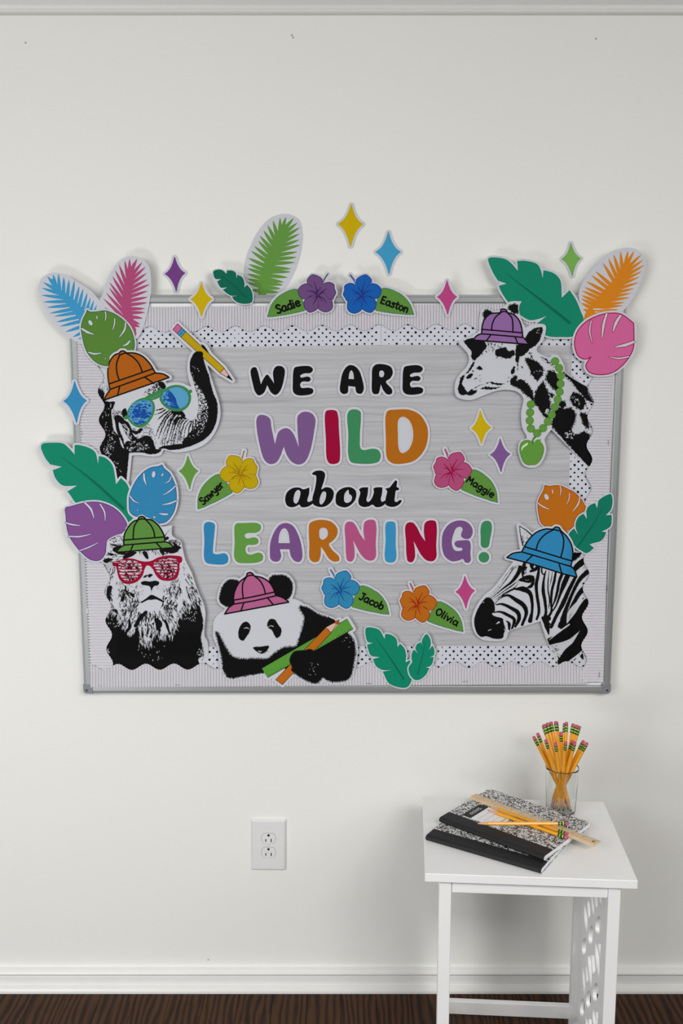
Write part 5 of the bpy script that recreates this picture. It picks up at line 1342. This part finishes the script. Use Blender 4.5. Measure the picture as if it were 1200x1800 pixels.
# low back stretcher between the rear legs
def local_on_plane(px, py, axis, val):
    """photo pixel -> point on the table-local plane x = val or y = val"""
    a = Ti @ CAM; q = onY(px, py, 0.0); b = Ti @ q
    t = (val - a[axis]) / (b[axis] - a[axis])
    return a + (b - a) * t
zs = (local_on_plane(800, 1751, 1, iy - .003).z + local_on_plane(1005, 1766, 1, iy - .003).z) / 2
MB().box(-ix + lw_, ix - lw_, iy - .017, iy - .003, zs - .031, zs, bev=.0008).build('stretcher', WHT, table)
# perforated side panels (between front and back legs)
xp = ix - lw_ * .62
def panel_holes():
    Ls = []
    for e in ((512, 550, 36, 116, 4), (420, 675, 32, 118, 4), (334, 820, 29, 108, 4), (478, 1400, 36, 120, 3), (388, 1488, 30, 110, 3), (309, 1590, 28, 112, 3)):
        Ls.append(ell('p5', *e, n=22))
    for t in ('328,250 352,330 374,480 368,640 345,560 330,400', '374,215 400,260 412,420c 386,475c 374,300', '414,190c 440,190c 460,330 460,470c 440,400', '457,190c 500,190c 508,300c 481,340c', '524,190c 553,190c 553,340c 538,290',
              '472,750 492,800 525,1000 520,1230 498,1120 475,950', '507,782c 546,782c 534,990c 524,930', '418,925c 460,930c 475,1130c 441,1170c', '382,915 402,930 430,1180 420,1340 398,1200', '347,1060c 370,1080c 385,1240c 362,1280c', '312,1060 327,1100 345,1330 338,1440 315,1260',
              '440,1600 462,1650 480,1860 455,1830', '477,1640c 512,1650c 500,1850c 488,1830', '352,1690 384,1800 392,1900 360,1840', '387,1730c 425,1735c 436,1880c 400,1900c'):
        Ls.append(pl('p5', t))
    return Ls
def to_panel(L):
    out = []
    for px, py in thin(L, .03):
        q = local_on_plane(px, py, 0, xp - .004)
        out.append((q.y, q.z))
    return np.array(out)
ph = [orient(to_panel(L)) for L in panel_holes()]
y_lo, y_hi = -iy + .0212, iy - .0212
ph = [h for h in ph if h[:, 0].min() > y_lo + .004 and h[:, 0].max() < y_hi - .002 and h[:, 1].min() > .06]
zlow = min([h[:, 1].min() for h in ph] + [.2]) if ph else .2
# the same pattern goes on below the frame
more = [h - np.array([0, .215]) for h in ph if h[:, 1].min() - .215 > .07 and h[:, 1].max() - .215 < zlow - .004]
ph += more
outer = orient(np.array([(y_lo, .05), (y_hi, .05), (y_hi, H - .018), (y_lo, H - .018)]))
top_lim = H - .022
ph = [h for h in ph if h[:, 1].max() < top_lim]
sc_ = 1000.0
V, T = triangulate([outer * sc_], 0, [h * sc_ for h in ph]); V = V / sc_
E_ = {}
for t in T.tolist():
    for i in range(3):
        e = (t[i], t[(i+1) % 3])
        if (e[1], e[0]) in E_: del E_[(e[1], e[0])]
        else: E_[e] = 1
n = len(V)
for sx in (1, -1):
    a, b = sx * (xp - .004), sx * (xp + .004)
    mb = MB().add([(a, y, z) for y, z in V] + [(b, y, z) for y, z in V], T.tolist() + [(t[2] + n, t[1] + n, t[0] + n) for t in T.tolist()] + [(i, i + n, j + n, j) for i, j in E_])
    mb.build('side_panel', WHT, table)

# ------------------------------------------------------------------ composition notebooks
def marble():
    m = bpy.data.materials.new('marbled_cover'); m.use_nodes = True
    nt = m.node_tree; b = nt.nodes['Principled BSDF']; N = nt.nodes.new; L = nt.links.new
    tcn = N('ShaderNodeTexCoord'); n1 = N('ShaderNodeTexNoise'); n1.inputs['Scale'].default_value = 185; n1.inputs['Detail'].default_value = 1.5; n1.inputs['Distortion'].default_value = 1.6
    L(tcn.outputs['Object'], n1.inputs['Vector'])
    cr = N('ShaderNodeValToRGB'); cr.color_ramp.interpolation = 'LINEAR'; e = cr.color_ramp.elements
    e[0].position = .485; e[0].color = (.012, .012, .012, 1); e[1].position = .515; e[1].color = (.8, .8, .8, 1)
    L(n1.outputs['Fac'], cr.inputs[0]); L(cr.outputs[0], b.inputs['Base Color'])
    b.inputs['Roughness'].default_value = .4
    return m
MARB = marble(); TAPE = mat('spine_cloth', (28, 28, 30), rough=.6, var=.1, scale=300, bump=.1); PAGES = mat('page_edges', (222, 224, 230), rough=.7, var=.05, scale=200)
BT = .0105
def book(label, p0, p1, z0, label_card):
    """p0,p1: photo pixels of the two ends of the spine, read at the top of the book"""
    a = onZ(*p0, z0 + BT * .5); b = onZ(*p1, z0 + BT * .5)
    ang = math.atan2(b.y - a.y, b.x - a.x)
    LB, WB = .2477, .190
    root = tag(empty('composition_notebook', ((a.x + b.x) / 2, (a.y + b.y) / 2, z0), ang), label, 'notebook', 'marbled notebooks')
    hl = LB / 2
    MB().box(-hl, hl, .0035, WB, 0.0, .0007).build('back_cover', MARB, root)
    # pages with rounded spine side
    pr = [(.004, .0008), (WB - .002, .0008), (WB - .002, BT - .0008), (.004, BT - .0008), (.0018, BT * .72), (.0012, BT * .5), (.0018, BT * .28)]
    def prism(prof, x0, x1):
        k = len(prof)
        return MB().add([(x0, y, z) for y, z in prof] + [(x1, y, z) for y, z in prof], [(i, (i+1) % k, k + (i+1) % k, k + i) for i in range(k)] + [tuple(range(k)), tuple(range(2*k - 1, k - 1, -1))])
    prism(pr, -hl + .001, hl - .001).build('pages', PAGES, root)
    r = .012
    cov = [(-hl, .0075), (hl, .0075), (hl, WB - r)] + [(hl - r + r * math.cos(t), WB - r + r * math.sin(t)) for t in np.linspace(.2, math.pi/2, 6)] + [(-hl + r - r * math.sin(t), WB - r + r * math.cos(t)) for t in np.linspace(0, math.pi/2, 6)]
    k = len(cov)
    cvo = MB().add([(x, y, BT - .0007) for x, y in cov] + [(x, y, BT) for x, y in cov], [(i, (i+1) % k, k + (i+1) % k, k + i) for i in range(k)] + [tuple(range(k, 2*k)), tuple(range(k - 1, -1, -1))]).build('front_cover', MARB, root)
    sw = .036
    outp = [(sw, BT + .0003), (.006, BT + .0003), (.0022, BT * .93), (.0002, BT * .72), (-.0004, BT * .5), (.0002, BT * .28), (.0022, BT * .07), (.006, -.0), (sw, -.0)]
    inp = [(y + (.0006 if y < .006 else 0), z * .9 + .05 * BT) for y, z in outp]
    outp2 = outp; inn = [(sw, BT), (.006, BT), (.003, BT * .9), (.0012, BT * .7), (.0006, BT * .5), (.0012, BT * .3), (.003, BT * .1), (.006, .0003), (sw, .0003)]
    prism(outp2 + inn[::-1], -hl, hl).build('spine_tape', TAPE, root)
    if label_card:
        # white title label with a black heading bar, read at the photographed corners
        def loc(px, py):
            q = onZ(px, py, z0 + BT); M = (Matrix.Translation(root.location) @ Matrix.Rotation(ang, 4, 'Z')).inverted(); return M @ q
        c = [loc(*p) for p in ((828.5, 1432.5), (855.0, 1419.5), (889.0, 1438.5), (858.0, 1445.5))]
        x0, x1 = -.048, .048
        cx_ = sum(v.x for v in c) / 4; cy_ = sum(v.y for v in c) / 4
        hx, hy = .043, .034
        lb = MB().box(cx_ - hx, cx_ + hx, cy_ - hy, cy_ + hy, BT, BT + .00025).build('title_label', mat('label_white', (226, 226, 228), rough=.4), root)
        MB().box(cx_ - hx, cx_ - hx + .022, cy_ - hy, cy_ + hy, BT + .00026, BT + .0004).build('heading_bar', TAPE, lb)
        mk = MB()
        xs_ = cx_ - hx + .011
        for i in range(46):
            y = cy_ - .02 + i * .00085; x = xs_ + .0034 * math.sin(i * 1.15) * (1 if i % 13 else 2)
            mk.box(x - .0009, x + .0009, y, y + .0011, BT + .00041, BT + .0005)
        mk.build('heading_text', PAGES, lb)
        mk = MB()
        for i in range(3): mk.box(cx_ - hx + .036 + .014 * i, cx_ - hx + .0366 + .014 * i, cy_ - .028, cy_ + .028, BT + .00026, BT + .0003)
        for i in range(7): mk.box(cx_ + hx - .009, cx_ + hx - .006, cy_ - .015 + i * .005, cy_ - .0118 + i * .005, BT + .00026, BT + .0003)
        mk.build('ruled_lines', mat('label_grey', (130, 130, 134)), lb)
    return root
book('lower marbled composition notebook lying flat on the white table', (746.5, 1473), (952, 1533), H + .0004, False)
book('upper marbled composition notebook with a white title label', (770, 1441), (957, 1511), H + .0004 + BT + .0008, True)
ZT = H + .0004 + 2 * BT + .0012

# ------------------------------------------------------------------ wooden ruler
def wood_light():
    m = mat('ruler_wood', (206, 182, 148), rough=.45, var=.1, scale=60)
    return m
ra, rb_ = onZ(828.5, 1399.5, ZT), onZ(1052, 1485.5, ZT)
rang = math.atan2(rb_.y - ra.y, rb_.x - ra.x); rl_ = min(.306, (rb_ - ra).length)
rc_ = (ra + rb_) / 2
RW = .0275
ruler = tag(empty('wooden_ruler', (rc_.x, rc_.y, ZT), rang), 'pale wooden ruler lying across the upper notebook', 'ruler')
RZ = .0036
MB().add([(x, y, z) for x in (-rl_/2, rl_/2) for y, z in ((-RW/2, 0), (-RW/2, .0012), (-RW/2 + .006, RZ), (RW/2 - .004, RZ), (RW/2, .0022), (RW/2, 0))],
         [(i, (i+1) % 6, 6 + (i+1) % 6, 6 + i) for i in range(6)] + [tuple(range(6)), tuple(range(11, 5, -1))]).build('ruler_body', wood_light(), ruler)
mk = MB()
for i in range(97):
    x = -rl_/2 + .0035 + i * (rl_ - .007) / 96
    ln = .0062 if i % 8 == 0 else (.004 if i % 4 == 0 else .0026)
    mk.box(x - .0002, x + .0002, RW/2 - .0045 - ln, RW/2 - .0045, RZ + .00002, RZ + .0001)
for i in range(31):
    x = -rl_/2 + .0035 + i * .01
    if x < rl_/2 - .002: mk.box(x - .0002, x + .0002, -RW/2 + .0065, -RW/2 + .0105, RZ + .00002, RZ + .0001)
mk.build('graduations', mat('ruler_ink', (70, 56, 40)), ruler)
mk = MB()
for i in range(12):
    x = -rl_/2 + .0035 + (i + 1) * (rl_ - .007) / 12 - .004
    mk.box(x, x + .0016, .0012, .0042, RZ + .00002, RZ + .0001)
    if i > 8: mk.box(x - .0022, x - .0014, .0012, .0042, RZ + .00002, RZ + .0001)
mk.build('numerals', mat('ruler_ink', (70, 56, 40)), ruler)
MB().lathe([(0, 0), (.0028, 0), (.0028, .0002), (0, .0002)], 14, Matrix.Translation((rl_/2 - .008, -.001, RZ + .00002))).build('hang_hole', mat('ruler_hole', (96, 74, 50)), ruler)

# ------------------------------------------------------------------ pencils
YEL = mat('pencil_paint', (226, 158, 32), rough=.32, spec=.5, var=.03); FER = mat('ferrule_green', (26, 84, 48), rough=.3, metal=.35, var=.05); BND = mat('ferrule_yellow', (186, 190, 52), rough=.35)
ERA = mat('eraser_pink', (186, 84, 112), rough=.8, var=.04); CED = mat('cedar_wood', (214, 160, 118), rough=.6, var=.08, scale=300); LED = mat('graphite', (40, 40, 44), rough=.4); GTX = mat('pencil_stamp_green', (86, 120, 40))
PL = .190; PR = .0037
me_cache = {}
def pencil_parts(parent):
    """pencil along +z: point at z = 0, eraser end at z = PL"""
    def part(key, fn, m, par, smooth=False):
        if key not in me_cache:
            o = fn().build(key, m, par, smooth); me_cache[key] = o.data
        else:
            o = bpy.data.objects.new(key, me_cache[key]); COL.objects.link(o); o.parent = par
        return o
    part('barrel', lambda: MB().lathe([(PR * .82, .0245), (PR, .0275), (PR, PL - .0205)], 6, phase=.5), YEL, parent)
    part('sharpened_wood', lambda: MB().lathe([(.0011, .006), (PR * .96, .0262)], 12), CED, parent, True)
    part('lead', lambda: MB().lathe([(.0001, 0), (.0011, .006)], 10), LED, parent, True)
    fe = part('ferrule', lambda: MB().lathe([(PR * 1.02, PL - .0208), (PR * 1.05, PL - .018), (PR * 1.03, PL - .012), (PR * 1.06, PL - .007), (PR * 1.0, PL - .0063)], 14), FER, parent, True)
    for i, (z0, z1) in enumerate(((PL - .0172, PL - .0153), (PL - .0112, PL - .0088))):
        part('ferrule_band' if i == 0 else 'ferrule_stripe', lambda z0=z0, z1=z1: MB().lathe([(PR * 1.03, z0), (PR * 1.1, z0 + .0002), (PR * 1.1, z1 - .0002), (PR * 1.03, z1)], 14), BND, fe)
    part('eraser', lambda: MB().lathe([(PR * .96, PL - .0066), (PR * .98, PL - .0012), (PR * .8, PL), (0, PL)], 14), ERA, parent, True)
    part('stamp', lambda: MB().box(PR * .4, PR * .875, -.0006, .0006, PL - .065, PL - .03), GTX, parent) if False else None
def pencil(name, label, tip, end, group=None, roll=0):
    tip, end = Vector(tip), Vector(end)
    root = empty(name, tip)
    root.rotation_euler = ((end - tip).to_track_quat('Z', 'Y').to_matrix().to_4x4() @ Matrix.Rotation(roll, 4, 'Z')).to_euler()
    tag(root, label, 'pencil', group)
    pencil_parts(root)
    return root
zb = ZT + PR
def flat_pencil(label, p_tip, p_end, z_tip, z_end):
    a = onZ(*p_tip, z_tip); b = onZ(*p_end, z_end)
    u = (b - a).normalized(); m_ = (a + b) / 2
    r = pencil('yellow_pencil', label, m_ - u * PL / 2, m_ + u * PL / 2, 'pencils lying on the notebook', roll=math.radians(30))
    st = MB()
    # green stamped lettering on the upper facet
    x = .062
    for w in (3, 1, 2, 4, 3, 2, 4, 3, 3, 2, 3):
        st.box(-.0011, .0011, PR * .868, PR * .885, x, x + .0007 * w * .6); x += .0045
    for k in range(4): st.box(-.0009, .0009, PR * .868, PR * .885, .135 + .003 * k, .137 + .003 * k)
    o = st.build('stamped_lettering', GTX, r)
    # turn the print so that it faces up
    o.rotation_euler = (0, 0, 0)
    return r
flat_pencil('yellow pencil tucked against the ruler on the upper notebook', (863, 1418.5), (992.5, 1464.5), zb, zb)
flat_pencil('yellow pencil with bright ferrule lying between ruler and title label', (857.5, 1424), (995.5, 1472.5), zb, zb)
flat_pencil('yellow pencil lying crosswise on top of two other pencils', (834, 1447.5), (998, 1447.5), zb + .0062, zb + .0066)

# ------------------------------------------------------------------ glass jar with pencils
jc = onZ(985, 1428, H)
JR, JH = .0355, .105
def glass():
    m = bpy.data.materials.new('jar_glass'); m.use_nodes = True
    b = m.node_tree.nodes['Principled BSDF']
    b.inputs['Base Color'].default_value = (.97, .99, .985, 1); b.inputs['Roughness'].default_value = .02
    b.inputs['Transmission Weight'].default_value = 1.0; b.inputs['IOR'].default_value = 1.45
    return m
jar = tag(empty('glass_jar', (jc.x, jc.y, H)), 'clear glass tumbler holding pencils at the back of the table', 'jar')
prj = [(0, .0006), (JR * .80, .0006), (JR * .86, .003), (JR * .885, .012), (JR * .97, JH * .75), (JR * .985, JH - .004), (JR, JH - .0015), (JR * .985, JH), (JR * .968, JH - .001), (JR * .955, JH - .006), (JR * .94, JH * .75), (JR * .852, .012), (JR * .82, .0055), (0, .0045)]
MB().lathe(prj, 48).build('tumbler', glass(), jar, True)
ends = [(265,212,0),(250,292,1),(295,186,0),(345,182,0),(372,160,0),(338,230,1),(430,178,0),(466,157,0),(525,140,0),(562,114,0),(408,355,1),(560,390,1),(640,218,1),(675,135,0),(785,160,0),(792,325,1),(705,360,1),(900,176,0),(922,216,0),(850,412,1),(935,328,1),(996,243,0),(1006,386,1)]
Rj = random.Random(12)
for i, (ex, ey, front) in enumerate(ends):
    px, py = 900 + ex / 7.5, 1260 + ey / 7.5
    # each pencil leans across the glass: its point rests on the side opposite to its eraser
    ze = onY(px, py, jc.y)
    dx = ze.x - jc.x
    lb_ = JR * .82 - PR
    spread = (-1, .2, 1, -.5, .7)[i % 5] * .017 * (1 - min(1, abs(dx) / .06))
    bx_ = -max(-.021, min(.021, dx * .34)) + spread
    by_ = (.013 if front else -.010) + (.007, -.004, .0)[i % 3]
    ln_ = math.hypot(bx_, by_)
    if ln_ > lb_: bx_, by_ = bx_ * lb_ / ln_, by_ * lb_ / ln_
    base = Vector((jc.x + bx_, jc.y + by_, H + .006))
    d = (onY(px, py, 0) - CAM).normalized(); oc_ = CAM - base
    bq = oc_.dot(d); cq = oc_.length_squared - (PL - .002)**2; disc = bq * bq - cq
    t = -bq if disc < 0 else (-bq - math.sqrt(disc) if front else -bq + math.sqrt(disc))
    E3 = CAM + d * t
    for _ in range(60):            # keep the pencil inside the rim
        k = (H + JH - .002 - base.z) / max(1e-6, E3.z - base.z)
        q = base + (E3 - base) * k
        off_ = Vector((q.x - jc.x, q.y - jc.y, 0))
        if off_.length <= JR * .94 - PR * 1.25: break
        E3 = E3 - off_.normalized() * .0015
    u = (E3 - base).normalized()
    lb = {1: 'yellow pencil leaning furthest left in the glass tumbler', 22: 'yellow pencil leaning furthest right in the glass tumbler', 9: 'tallest yellow pencil standing in the glass tumbler'}.get(i, 'yellow pencil in the lower front row of the glass tumbler' if front else 'yellow pencil in the taller back row of the glass tumbler')
    pencil('jar_pencil', lb, base, base + u * PL, 'pencils in the glass tumbler', roll=Rj.uniform(0, 3))
